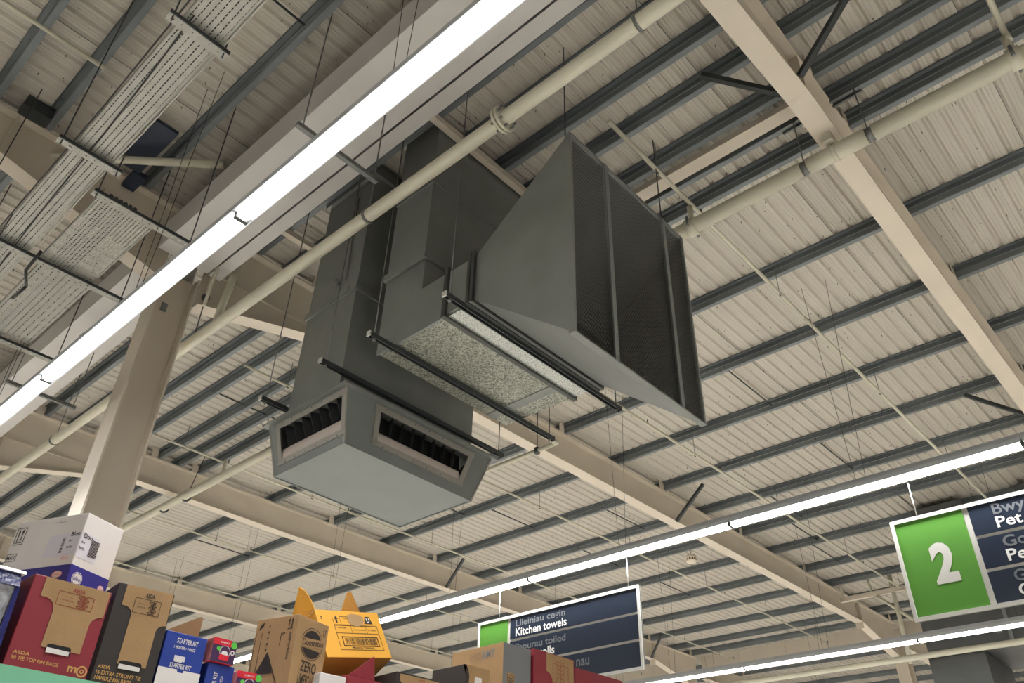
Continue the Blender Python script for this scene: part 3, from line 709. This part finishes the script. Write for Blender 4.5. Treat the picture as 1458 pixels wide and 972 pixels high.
sign(2.37, -.33, 3.85, 4.815, .66, [
    [('Bwyd anifeiliaid', True, .20, .98, .10, .16), ('Pet food', False, .20, .56, .10, .035)],
    [('Gofal anifeiliaid', True, .20, .98, .10, .16), ('Pet care', False, .20, .56, .10, .035)],
    [('Gwasarn cathod', True, .20, .92, .10, .16), ('Cat litter', False, .20, .60, .10, .035)]], '2', 'aisle sign with large green panel numbered 2 at the right edge', (2.1, .0))

# ------------------------------------------------------------------ distant ductwork at the lower right
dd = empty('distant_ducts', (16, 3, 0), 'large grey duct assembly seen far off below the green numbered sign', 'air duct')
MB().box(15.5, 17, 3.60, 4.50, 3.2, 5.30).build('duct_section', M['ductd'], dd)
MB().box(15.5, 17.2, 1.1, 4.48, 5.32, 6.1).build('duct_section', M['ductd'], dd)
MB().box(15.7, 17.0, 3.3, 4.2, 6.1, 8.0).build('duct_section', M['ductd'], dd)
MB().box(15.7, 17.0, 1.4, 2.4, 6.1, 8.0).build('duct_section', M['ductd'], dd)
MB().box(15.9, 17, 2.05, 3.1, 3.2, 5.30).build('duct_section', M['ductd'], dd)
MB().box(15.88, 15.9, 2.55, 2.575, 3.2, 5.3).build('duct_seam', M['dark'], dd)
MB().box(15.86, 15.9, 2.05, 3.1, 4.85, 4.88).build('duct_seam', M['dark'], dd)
for y in (1.0, 2.0, 3.3): MB().box(15.47, 15.5, y-.2, y-.14, 5.32, 6.1).build('duct_flange', M['diff'], dd)
MB().box(15.46, 15.5, 3.25, 3.31, 5.55, 5.62).build('white_tag', M['signw'], dd)
tag(MB().tube((19, 6.40, 8.1), (19, 6.36, 7.72), .03, 6).tube((19, 6.40, 7.74), (19, 5.62, 6.98), .035, 8).build('distant_tie', M['pipe']), 'distant white sloping tie crossing near the far column head', 'brace')
tag(MB().tube((19, 5.89, 8.12), (19, 5.89, 6.1), .05, 8).build('distant_drop_pipe', M['pipe']), 'distant white vertical pipe beside the green sign edge', 'pipe')
tag(MB().box(18.95, 19.05, 5.3, 7.1, 7.62, 7.72).box(18.98, 19.02, 7.0, 7.05, 7.72, 8.1).build('distant_rail', M['cream']), 'distant cream rail running from the far rafter behind the green sign', 'beam')

# ------------------------------------------------------------------ shelving under the cartons
sh = empty('shelving_gondola', (3, 3.3, 0), 'shelf top carrying the cartons, with a pale mint edge strip', 'shelf')
MB().box(-1.5, 6.5, 2.97, 3.95, 2.155, 2.185).build('top_shelf', M['shelf'], sh)
MB().box(-1.5, 6.5, 2.955, 2.97, 2.09, 2.186).build('shelf_edge', M['mint'], sh)
for z in (.15, .7, 1.2, 1.7): MB().box(-1.5, 6.5, 3.05, 3.9, z-.03, z).build('shelf_board', M['shelf'], sh)
for x in (-1.5, .5, 2.5, 4.5, 6.46): MB().box(x, x+.04, 3.45, 3.5, 0, 2.155).build('upright', M['shelf'], sh)

# ------------------------------------------------------------------ cartons
Xl, Yl, Zl = Vector((1, 0, 0)), Vector((0, 1, 0)), Vector((0, 0, 1))
def rotm(yaw=0, tilt=0, roll=0):
    return Matrix.Rotation(R(yaw), 3, 'Z') @ Matrix.Rotation(R(tilt), 3, 'X') @ Matrix.Rotation(R(roll), 3, 'Y')
def carton(loc, yaw, tilt, roll, w, d, h, mats, name, label, group=None):
    """mats = front(-y), right(+x), back, left(-x), bottom, top; local origin = front lower left corner"""
    t = empty(name, loc, label, 'box', group, mtx=rotm(yaw, tilt, roll))
    u = []; idx = []
    for m_ in mats:
        if m_ not in u: u.append(m_)
        idx.append(u.index(m_))
    mb = MB(); b = .003
    vs = [(0, 0, 0), (w, 0, 0), (w, d, 0), (0, d, 0), (0, 0, h), (w, 0, h), (w, d, h), (0, d, h)]
    fl = [(0, 1, 5, 4), (1, 2, 6, 5), (2, 3, 7, 6), (3, 0, 4, 7), (0, 3, 2, 1), (4, 5, 6, 7)]
    mb.v = vs
    for f, k in zip(fl, idx): mb.k = k; mb.face(list(f))
    o = mb.build('carton_body', [M[k] for k in u], t, world=False)
    bv = o.modifiers.new('b', 'BEVEL'); bv.width = b; bv.segments = 2
    return t
def plate(parent, pts, org, ex, ey, t, m, name):
    return MB().prism(pts, org, ex, ey, Vector(ex).cross(Vector(ey)), t).build(name, M[m], parent, world=False)
def words(parent, items, m, name='lettering'):
    for s, org, ex, ey, wd, hh, bold in items:
        put_text(MB(), s, org, ex, ey, wd, hh, bold).build(name, M[m], parent, world=False)
def arc(cx, cy, r, a0, a1, n=6): return [(cx+r*math.cos(R(a0+(a1-a0)*i/n)), cy+r*math.sin(R(a0+(a1-a0)*i/n))) for i in range(n+1)]
def rect_lines(mb, x0, x1, z0, z1, y=-.0035, t=.0015):
    mb.box(x0, x1, y-.0004, y, z0, z0+t); mb.box(x0, x1, y-.0004, y, z1-t, z1); mb.box(x0, x0+t, y-.0004, y, z0, z1); mb.box(x1-t, x1, y-.0004, y, z0, z1)
def figures(mb, x0, x1, z0, z1, y=-.0035):
    """little stacked line drawing of tabs as printed on the bin bag cartons"""
    n = 5
    for i in range(n):
        z = z0+(z1-z0)*i/n; rect_lines(mb, x0+(i % 2)*.006, x1-((i+1) % 2)*.006, z, z+(z1-z0)/n*.75, y, .0016)
        mb.box((x0+x1)/2-.001, (x0+x1)/2+.001, y-.0004, y, z, z+(z1-z0)/n)
def binbag(loc, yaw, w, d, h, m, inkm, lines, label, group=None, full=True):
    t = carton(loc, yaw, 0, 0, w, d, h, [m, m, m, m, m, 'kraft'], 'bin_bag_carton', label, group)
    k_ = w/.265; rr = .038*k_; a0 = .14*w; vb = .27 if full else .22
    pts = [(a0, h-.002), (a0, h*.78), (a0+.016*k_, h*.78)] + arc(a0+.016*k_, h*.78-rr, rr, 90, 0)[1:] + [(a0+.016*k_+rr, h*vb), (.83*w, h*vb), (.83*w, h*.58)] + arc(.83*w+rr*.9, h*.58, rr*.9, 180, 90)[1:] + [(.975*w, h*.58+rr*.9), (.975*w, h-.002)]
    plate(t, pts, (0, -.0005, 0), Xl, Zl, .002, 'kraft', 'kraft_panel')
    hx, hz = .56*w, (vb-.015)*h
    plate(t, [(hx-.040, hz-.010), (hx+.040, hz-.010)] + arc(hx+.030, hz+.008, .010, 0, 90, 3) + arc(hx-.030, hz+.008, .010, 90, 180, 3), (0, -.003, 0), Xl, Zl, .001, 'black', 'hand_hole')
    plate(t, [(hx-.038, hz-.010), (hx+.036, hz-.010), (hx+.036, hz+.004), (hx-.038, hz+.006)], (0, -.0042, 0), Xl, Zl, .0006, 'white', 'white_bag_roll')
    fm = MB(); rect_lines(fm, .34*w, .80*w, h*.73, h*.885); figures(fm, .60*w, .74*w, h*.74, h*.875)
    fm.build('printed_diagram', M[inkm], t, world=False)
    words(t, [('ASDA', (.50*w, -.0038, h*.90), Xl, Zl, .16*w, .045*h, .0008), ('LIFT TO', (.40*w, -.0038, h*.82), Xl, Zl, .13*w, .016*h, 0), ('DISPENSE', (.40*w, -.0038, h*.785), Xl, Zl, .15*w, .016*h, 0)], inkm)
    its = [('ASDA', (.06*w, -.0006, .155*h), Xl, Zl, .20*w, .034*h, .0008)]
    zz = .10*h
    for s, wd in lines: its.append((s, (.06*w, -.0006, zz), Xl, Zl, wd*w, .036*h, .0008)); zz -= .052*h
    words(t, its, 'gold')
    if full:
        g_ = MB(); ring(g_, (.92*w, -.001, .10*h), Xl, Zl, .013, .018); ring(g_, (.92*w, -.001, .10*h), Xl, Zl, .004, .007)
        put_text(g_, 'm', (.74*w, -.001, .075*h), Xl, Zl, .11*w, .06*h, .002)
        g_.build('recycling_marks', M['gold'], t, world=False)
    return t
binbag((.889, 3.0, 2.186), -.6, .265, .3, .300, 'red', 'redink', [('20 TIE TOP BIN BAGS', .56)], 'crimson and kraft bin bag carton at the left edge, under the white carton')
binbag((1.168, 3.0, 2.186), -7, .205, .15, .345, 'blackc', 'ink', [('15 EXTRA STRONG TIE', .74), ('HANDLE BIN BAGS', .6)], 'black and kraft bin bag carton standing right of the crimson one', full=False)
# opened flap of the black carton (tape sheen on top)
# white bloo carton
t = carton((1.015, 3.08, 2.490), 22, 0, 0, .182, .345, .278, ['white', 'white', 'white', 'white', 'indigo', 'white'], 'white_carton', 'white carton with indigo base band resting on the crimson bin bag carton')
plate(t, [(-.001, -.001), (.183, -.001), (.183, .082), (-.001, .082)], (0, -.001, 0), Xl, Zl, .001, 'indigo', 'base_band')
LX, LZ = -Yl, Zl      # left face: reading direction runs -y
plate(t, [(-.346, -.001), (0, -.001), (0, .082), (-.346, .082)], (-.0005, 0, 0), LX, LZ, .001, 'indigo', 'base_band')
mb = MB(); disc(mb, (.040, -.0028, .040), Xl, Zl, .024, 24); mb.build('round_logo', M['white'], t, world=False)
mb = MB(); ring(mb, (.040, -.003, .040), Xl, Zl, .019, .0215, 24); put_text(mb, 'bloo', (.024, -.0032, .033), Xl, Zl, .032, .014, .001); mb.build('logo_print', M['indigo'], t, world=False)
mb = MB(); disc(mb, (.155, -.0028, .040), Xl, Zl, .015, 20, .75); mb.build('oval_logo', M['white'], t, world=False); mb = MB(); disc(mb, (-.0022, .052, .048), LX, LZ, .024, 20, .55); mb.build('oval_logo', M['white'], t, world=False)
mb = MB(); ring(mb, (.155, -.0031, .040), Xl, Zl, .012, .015, 20, .75); ring(mb, (-.0025, .052, .048), LX, LZ, .020, .024, 20, .55)
put_text(mb, 'Henkel', (.146, -.0032, .036), Xl, Zl, .018, .008, .0005); put_text(mb, 'Henkel', (-.0027, .068, .044), LX, LZ, .032, .010, .0006); ring(mb, (-.0012, .045, .110), LX, LZ, .014, .016, 18, .55); put_text(mb, 'Henkel', (-.0014, .056, .106), LX, LZ, .022, .007, .0004); mb.build('oval_print', M['pink'], t, world=False)
plate(t, [(-.155, .118), (-.002, .118), (-.002, .205), (-.150, .200)], (-.0008, 0, 0), LX, LZ, .0004, 'grey', 'stuck_label')
plate(t, [(.002, .112), (.092, .112), (.092, .200), (.002, .205)], (0, -.0004, 0), Xl, Zl, .0004, 'grey', 'stuck_label')
mb = MB()
put_text(mb, 'Bloo', (-.0016, .048, .190), LX, LZ, .042, .017, .0012); put_text(mb, 'Bloo', (.010, -.0016, .186), Xl, Zl, .042, .017, .0012)
put_text(mb, 'bdc', (-.0016, .052, .145), LX, LZ, .028, .010, .0008); put_text(mb, 'bdc', (.006, -.0016, .142), Xl, Zl, .026, .010, .0008)
put_text(mb, '6x', (.008, -.0016, .165), Xl, Zl, .018, .008, .0006); put_text(mb, '6x', (-.0016, .050, .170), LX, LZ, .018, .008, .0006)
for k in range(13): mb.box(.052, .092-.003*(k % 2), -.002, -.0016, .130+k*.0048, .1325+k*.0048)
for k in range(12): mb.box(-.002, -.0016, .070, .082, .130+k*.005, .1325+k*.005)
# up arrows on the left face
def lbox(y0, y1, z0, z1): mb.box(-.0012, -.0006, y0, y1, z0, z1)
for (a, b, c, d) in ((.285, .287, .185, .252), (.330, .332, .185, .252), (.285, .332, .185, .187), (.285, .332, .250, .252), (.290, .327, .192, .194)): lbox(a, b, c, d)
for yy in (.300, .318):
    lbox(yy-.0015, yy+.0015, .195, .238); mb.add([(-.0012, yy-.006, .232), (-.0012, yy+.006, .232), (-.0012, yy, .246)], [(0, 1, 2)])
rl = ((.290, .2915, .120, .150), (.337, .3385, .120, .150), (.290, .338, .120, .1215), (.290, .338, .1485, .150))
for q in rl: lbox(*q)
put_text(mb, 'MAX', (-.0014, .334, .128), LX, LZ, .040, .014, .001)
mb.build('black_print', M['ink'], t, world=False)
mb = MB(); put_text(mb, 'www.bloo.com', (-.0014, .150, .250), LX, LZ, .055, .007); mb.build('grey_print', M['blueink'], t, world=False)

# film wrapped pack at the left edge
t = empty('film_pack', (.5, 3.02, 2.186), 'clear film wrapped pack with navy end at the far left edge', 'packet')
mb = MB(); nx, nz = 8, 6
def pk(i, j): return (.50+.345*i/nx+random.uniform(-.004, .004), 3.02+random.uniform(-.006, .006), 2.186+.27*j/nz)
grid = [pk(i, j) for j in range(nz+1) for i in range(nx+1)]
fs = [(j*(nx+1)+i, j*(nx+1)+i+1, (j+1)*(nx+1)+i+1, (j+1)*(nx+1)+i) for j in range(nz) for i in range(nx)]
o = len(grid); grid2 = [(x, y+.28, z) for x, y, z in grid]
edge = [(i) for i in range(nx+1)] + [(j*(nx+1)+nx) for j in range(1, nz+1)] + [nz*(nx+1)+i for i in range(nx-1, -1, -1)] + [j*(nx+1) for j in range(nz-1, 0, -1)]
fs += [tuple(q+o for q in f[::-1]) for f in fs] + [(edge[k], edge[(k+1) % len(edge)], edge[(k+1) % len(edge)]+o, edge[k]+o) for k in range(len(edge))]
MB().add(grid+grid2, fs, True).build('pack_body', M['film'], t)
MB().hexa([(.50, 3.0, 2.432), (.856, 3.0, 2.432), (.856, 3.2, 2.432), (.5, 3.2, 2.432), (.50, 3.01, 2.474), (.850, 3.01, 2.474), (.850, 3.2, 2.474), (.5, 3.2, 2.474)]).build('navy_band', M['navyfilm'], t)
MB().hexa([(.50, 3.0, 2.474), (.862, 3.0, 2.474), (.862, 3.2, 2.474), (.5, 3.2, 2.474), (.50, 3.01, 2.486), (.862, 3.01, 2.486), (.862, 3.2, 2.486), (.5, 3.2, 2.486)]).build('film_fold', M['white'], t)
MB().hexa([(.846, 3.005, 2.19), (.868, 3.005, 2.19), (.868, 3.2, 2.19), (.846, 3.2, 2.19), (.846, 3.005, 2.43), (.860, 3.005, 2.43), (.860, 3.2, 2.43), (.846, 3.2, 2.43)]).build('navy_side', M['navyfilm'], t)

# starter kit tray carton
t = carton((1.390, 3.0, 2.186), -1, 0, 0, .164, .24, .226, ['blue', 'blue', 'blue', 'blue', 'blue', 'kraftd'], 'starter_kit_carton', 'royal blue starter kit carton with a raised brown flap')
plate(t, [(-.001, 0), (.165, 0), (.165, .099), (.098, .099), (.096, .090), (.074, .090), (.072, .099), (-.001, .099)], (0, -.001, 0), Xl, Zl, .0015, 'white', 'white_tray_front')
words(t, [('STARTER KIT', (.046, -.0008, .190), Xl, Zl, .084, .017, .0016), ('1 HOLDER + 4 DISCS', (.040, -.0008, .170), Xl, Zl, .084, .010, .0006), ('STARTER KIT', (.040, -.0008, .104), Xl, Zl, .084, .016, .0016)], 'white')
mb = MB(); mb.box(.050, .092, -.002, -.001, .128, .146); mb.build('picture_patch', M['grey'], t, world=False)
mb = MB(); mb.box(.052, .082, -.003, -.002, .124, .138); mb.build('picture_white_block', M['white'], t, world=False)  # small white block printed over the picture patch
MB().add([(.0, .08, .226), (.162, .08, .226), (.162, .075, .318), (.150, .075, .320), (0, .083, .226), (.162, .083, .226), (.162, .078, .318), (.150, .078, .320)], [(0, 1, 2, 3), (7, 6, 5, 4), (0, 4, 5, 1), (1, 5, 6, 2), (2, 6, 7, 3), (3, 7, 4, 0)]).build('raised_flap', M['kraftd'], t, world=False)
t = carton((1.580, 3.0, 2.186), 0, 0, 0, .112, .22, .150, ['blue']*6, 'starter_kit_carton', 'smaller blue kit carton with sideways white lettering, under the crimson and lime pack')
mb = MB(); put_text(mb, 'STARTER KIT', (.046, -.001, -.0 + .02), Zl, -Xl, .10, .016, .0016); put_text(mb, '4 DISCS', (.070, -.001, .04), Zl, -Xl, .07, .010, .0006); mb.build('lettering', M['white'], t, world=False)
def freshpack(loc, yaw, label):
    t = carton(loc, yaw, 0, 0, .104, .05, .086, ['purple', 'purple', 'brred', 'pink', 'brred', 'brred'], 'toilet_disc_pack', label, 'crimson and lime packs')
    plate(t, [(0, .062), (.078, .062), (.078, .086), (0, .086)], (0, -.0005, 0), Xl, Zl, .001, 'brred', 'top_band')
    mb = MB(); disc(mb, (.089, -.002, .070), Xl, Zl, .013, 16); disc(mb, (.026, -.002, .048), Xl, Zl, .008, 12); mb.build('lime_spot', M['lime'], t, world=False)
    mb = MB(); ring(mb, (.055, -.002, .040), Xl, Zl, .021, .023, 20); disc(mb, (.055, -.002, .034), Xl, Zl, .014, 16, .7); ring(mb, (.088, -.002, .042), Xl, Zl, .005, .009, 14); put_text(mb, 'COMPACT', (.030, -.0022, .070), Xl, Zl, .040, .006, .0006); mb.build('white_print', M['white'], t, world=False)
    plate(t, [(.034, .010), (.074, .010), (.076, .028), (.036, .030)], (0, -.0022, 0), Xl, Zl, .0006, 'brred', 'red_lozenge')
    return t
freshpack((1.572, 2.985, 2.338), 1, 'small crimson and purple pack with lime spot, standing on a blue carton')
freshpack((1.690, 2.97, 2.236), -6, 'crimson pack with lime spot, cut off at the bottom edge left of the brown carton')
carton((1.70, 3.02, 2.186), 0, 0, 0, .10, .2, .05, ['blue']*6, 'kit_tray', 'low blue tray under the lower crimson pack')

# brown zero limescale carton
t = carton((1.937, 3.0, 2.186), 14, 0, 0, .198, .232, .413, ['kraft']*6, 'toilet_cleaner_carton', 'tall brown carton printed ZERO LIMESCALE with a round black logo')
h = .413
mb = MB()
put_text(mb, 'ZERO', (.055, -.001, h-.214), Xl, Zl, .098, .042, .004); put_text(mb, 'LIMESCALE', (.050, -.001, h-.268), Xl, Zl, .108, .044, .002)
mb.box(.048, .162, -.0012, -.0006, h-.282, h-.278); put_text(mb, 'TOILET CLEANER', (.050, -.001, h-.308), Xl, Zl, .108, .020, .001); mb.box(.048, .162, -.0012, -.0006, h-.320, h-.316)
ring(mb, (.105, -.001, h-.100), Xl, Zl, .066, .0685, 28, .95)
disc(mb, (.105, -.0011, h-.100), Xl, Zl, .060, 16, .9, R(20), R(160)); disc(mb, (.105, -.0011, h-.104), Xl, Zl, .060, 16, .9, R(200), R(340))
for q in (.168, .180):
    mb.box(q-.001, q+.001, -.0012, -.0006, h-.055, h-.025); mb.add([(q-.004, -.0012, h-.032), (q+.004, -.0012, h-.032), (q, -.0012, h-.020)], [(0, 1, 2)])
# left face print
def lf(y0, y1, z0, z1): mb.box(-.0012, -.0006, y0, y1, z0, z1)
mb.add([(-.0012, .185, h-.230), (-.0012, .095, h-.230), (-.0012, .140, h-.150)], [(0, 1, 2)])
for (p, q) in (((.140, h-.145), (.235-.02, h-.275)), ((.140, h-.145), (.062, h-.275)), ((.215, h-.275), (.140, h-.40)), ((.062, h-.275), (.140, h-.40))):
    mb.bar((-.001, p[0], p[1]), (-.001, q[0], q[1]), .003, .0012, upv=(1, 0, 0))
for k in range(5): mb.add([(-.0012, .150, h-.03-k*.024), (-.0012, .150, h-.044-k*.024), (-.0012, .160, h-.037-k*.024)], [(0, 1, 2)])
for q in (.030, .046):
    lf(q-.002, q+.002, h-.052, h-.018); mb.add([(-.0012, q-.006, h-.026), (-.0012, q+.006, h-.026), (-.0012, q, h-.012)], [(0, 1, 2)])
lf(.024, .052, h-.058, h-.055)
for (a, b, c, d) in ((.190, .192, h-.235, h-.06), (.222, .224, h-.235, h-.06), (.190, .224, h-.235, h-.233), (.080, .083, h-.12, h-.07), (.060, .083, h-.074, h-.071)): lf(a, b, c, d)
mb.add([(-.0012, .215, h-.05), (-.0012, .190, h-.035), (-.0012, .185, h-.015), (-.0012, .205, h-.025)], [(0, 1, 2, 3)])
put_text(mb, 'KEEP UPRIGHT', (-.0012, .036, h-.075), -Zl, -LX*-1, .11, .012, .001)
mb.build('black_print', M['ink'], t, world=False)
plate(t, [(.036, h-.122), (.182, h-.104), (.182, h-.070), (.036, h-.088)], (0, -.0014, 0), Xl, Zl, .0006, 'kraft', 'logo_name_band')
mb = MB(); put_text(mb, 'Domestos', (.044, -.0026, h-.114), Vector((.99, 0, .12)), Zl, .132, .025, .0015); mb.build('logo_name', M['ink'], t, world=False)

# yellow carton leaning on others
yl = carton((2.181, 3.1, 2.486), -6.2, -24.7, -11.4, .362, .142, .247, ['yellow', 'yellow', 'yellowd', 'yellow', 'yellowd', 'yellowd'], 'yellow_carton', 'leaning yellow carton with two torn upright flaps and a barcode panel')
mb = MB(); h = .247
for (a, b, c, d) in ((.085, .36-.03, .165, .167), (.085, .33, .125, .127), (.085, .087, .04, .20), (.328, .330, .04, .167), (.085, .33, .038, .040), (.175, .176, .127, .165), (.262, .263, .127, .165), (.125, .126, .170, .215), (.125, .30, .213, .215), (.09, .33, .170, .171)): mb.box(a, b, -.0012, -.0006, c, d)
mb.box(.100, .108, -.0014, -.0006, .180, .20); mb.add([(.092, -.0014, .20), (.116, -.0014, .20), (.104, -.0014, .216)], [(0, 1, 2)])
for (a, b, c, d) in ((.108, .312, .058, .062), (.108, .312, .104, .108), (.108, .112, .058, .108), (.308, .312, .058, .108)): mb.box(a, b, -.0014, -.0006, c, d)
x = .122
while x < .298:
    wv = random.choice((.0012, .002, .0035)); mb.box(x, x+wv, -.0014, -.0006, .066, .100); x += wv+random.choice((.002, .003, .0045))
put_text(mb, 'Made in Thailand', (.150, -.001, .046), Xl, Zl, .125, .010, .0008); put_text(mb, 'ALIMENTATION COMPLETE', (.185, -.001, .142), Xl, Zl, .072, .006, .0005)
put_text(mb, 'POIDS NET', (.10, -.001, .150), Xl, Zl, .05, .006, .0005); put_text(mb, 'Ex. Dessin', (.27, -.001, .142), Xl, Zl, .045, .006, .0005); put_text(mb, 'TWO', (.145, -.001, .200), Xl, Zl, .028, .007, .0006)
mb.box(.02, .028, -.0012, -.0006, .205, .209); mb.box(.02, .028, -.0012, -.0006, .196, .200)
mb.build('black_print', M['ink'], yl, world=False)
plate(yl, [(.262, .180), (.310, .180), (.300, .220), (.275, .220)], (0, -.0005, 0), Xl, Zl, .0008, 'ink', 'black_patch')
words(yl, [('U', (.278, -.0016, .188), Xl, Zl, .018, .024, .003)], 'white')
plate(yl, [(.168, .190), (.185, .168), (.215, .160), (.245, .172), (.262, .195), (.255, .225), (.200, .232), (.172, .222)], (0, -.0012, 0), Xl, Zl, .001, 'kraft', 'torn_patch')
def flap(parent, pts, t, m, n='torn_flap'):
    v = [Vector(p) for p in pts]; nn = (v[1]-v[0]).cross(v[2]-v[0]).normalized()*t; k = len(v)
    MB().add(v+[p+nn for p in v], [tuple(range(k)), tuple(range(k, 2*k))[::-1]]+[(i, k+i, k+(i+1) % k, (i+1) % k) for i in range(k)]).build(n, M[m], parent, world=False)
flap(yl, [(.0, .0, h), (-.012, .13, h-.01), (-.045, .10, h+.04), (-.036, .02, h+.132), (-.024, .004, h+.105), (-.006, 0, h+.05)], .004, 'yellow')
flap(yl, [(-.06, .16, h-.04), (-.01, .14, h-.02), (-.02, .05, h+.10)], .004, 'kraft')
flap(yl, [(.19, .10, h), (.358, .10, h), (.295, .06, h+.165), (.272, .065, h+.155)], .004, 'yellowd')
# things the yellow carton rests on
carton((2.14, 3.12, 2.186), 0, 0, 0, .56, .30, .21, ['kraftd']*6, 'plain_carton', 'brown carton mostly hidden under the yellow one')
t = carton((2.235, 3.0, 2.186), 2, 0, 0, .235, .10, .225, ['red']*6, 'crimson_carton', 'crimson carton with a pointed raised side flap below the yellow carton')
MB().add([(.0, 0, .225), (.145, 0, .225), (.125, -.004, .325), (.10, 0, .305), (0, .003, .225), (.145, .003, .225), (.125, -.001, .325), (.10, .003, .305)], [(0, 1, 2, 3), (7, 6, 5, 4), (0, 4, 5, 1), (1, 5, 6, 2), (2, 6, 7, 3), (3, 7, 4, 0)]).build('raised_flap', M['red'], t, world=False)
carton((2.08, 2.99, 2.186), -3, 0, 0, .13, .08, .205, ['white']*6, 'white_carton', 'small white carton corner between the brown and crimson cartons')
t = carton((2.49, 2.99, 2.186), -3, 0, 0, .265, .24, .285, ['blackc', 'red', 'red', 'blackc', 'red', 'blackc'], 'bin_bag_carton', 'black edged bin bag carton below the yellow carton, cut off at the bottom edge')
plate(t, [(.045, .05), (.25, .05), (.25, .278), (.02, .278), (.02, .25), (.045, .23)], (0, -.0005, 0), Xl, Zl, .0015, 'kraft', 'kraft_panel')
words(t, [('ASDA', (.13, -.0024, .262), Xl, Zl, .035, .009, .0008)], 'redink')
plate(t, [(.262, .0), (.272, .0), (.272, .28), (.262, .28)], (0, -.0008, 0), Xl, Zl, .0008, 'red', 'red_edge')
# dark and kraft carton with a rounded cut-out
t = carton((2.905, 2.97, 2.186), 0, 0, 0, .17, .24, .395, ['kraft', 'kraft', 'kraft', 'blackc', 'kraft', 'kraft'], 'cut_out_carton', 'kraft carton with dark side and rounded cut-out, left of the grey sided one')
t['label'] = 'kraft carton with dark side panel and rounded shoulders, left of the grey sided carton'
plate(t, [(0, 0), (.022, 0), (.022, .30)] + arc(-.03, .335, .055, 0, 80, 6) + [(0, .392)], (0, -.0006, 0), Xl, Zl, .001, 'blackc', 'dark_shoulder')
plate(t, [(.17, .33), (.17, 0), (.145, 0), (.145, .30)] + arc(.17, .30, .025, 180, 90, 4), (0, -.0006, 0), Xl, Zl, .001, 'blackc', 'dark_shoulder')
plate(t, [(.06, .26), (.115, .26), (.112, .345), (.065, .345)], (0, -.0006, 0), Xl, Zl, .0006, 'white', 'white_print_patch')
# AMT carton
t = carton((3.201, 3.0, 2.186), -1.5, 0, 0, .213, .395, .567, ['greyc', 'greyc', 'greyc', 'kraft', 'greyc', 'greyc'], 'grey_sided_carton', 'kraft carton marked AMT with grey side and barcode')
mb = MB(); put_text(mb, 'AMT', (-.001, .165, .500), LX, LZ, .105, .042, .003); mb.build('lettering', M['greyc'], t, world=False)
mb = MB(); put_text(mb, 'RHO', (-.001, .25, .500), LX, LZ, .08, .038, .001); mb.build('faint_lettering', M['kraftd'], t, world=False)
plate(t, [(.03, .20), (.088, .20), (.088, .42), (.03, .42)], (0, -.0004, 0), Xl, Zl, .0004, 'kraft', 'barcode_label')
mb = MB()
for (a, b, c, d) in ((.034, .036, .21, .41), (.082, .084, .21, .41), (.034, .084, .408, .41)): mb.box(a, b, -.0014, -.0008, c, d)
z = .22
while z < .40:
    wv = random.choice((.002, .0035, .006)); mb.box(.044, .076, -.0014, -.0008, z, z+wv); z += wv+random.choice((.003, .005))
mb.build('barcode', M['ink'], t, world=False)
# crimson cartons at the right end
t = carton((3.432, 2.99, 2.186), -2, 0, 0, .335, .28, .58, ['red', 'red', 'red', 'red', 'red', 'kraft'], 'bin_bag_carton', 'tall crimson and kraft carton right of the grey sided carton')
plate(t, [(.10, .575), (.10, .48)] + arc(.10, .43, .05, 90, 0, 5)[0:] + [(.15, .2), (.26, .2), (.26, .36)] + arc(.30, .36, .04, 180, 90, 5) + [(.325, .40), (.325, .575)], (0, -.0006, 0), Xl, Zl, .0015, 'kraft', 'kraft_panel')
mb = MB(); rect_lines(mb, .15, .28, .43, .53, -.0028, .002); figures(mb, .18, .25, .44, .55, -.0028); mb.build('printed_diagram', M['redink'], t, world=False)
t = carton((3.78, 2.985, 2.186), -2, 0, 0, .44, .28, .548, ['red']*6, 'bin_bag_carton', 'crimson carton at the right end of the shelf, hiding the foot of the aisle sign')
carton((3.79, 3.32, 2.186), 0, 0, 0, .16, .2, .64, ['kraft']*6, 'plain_carton', 'plain kraft carton peeping up behind the last crimson one')
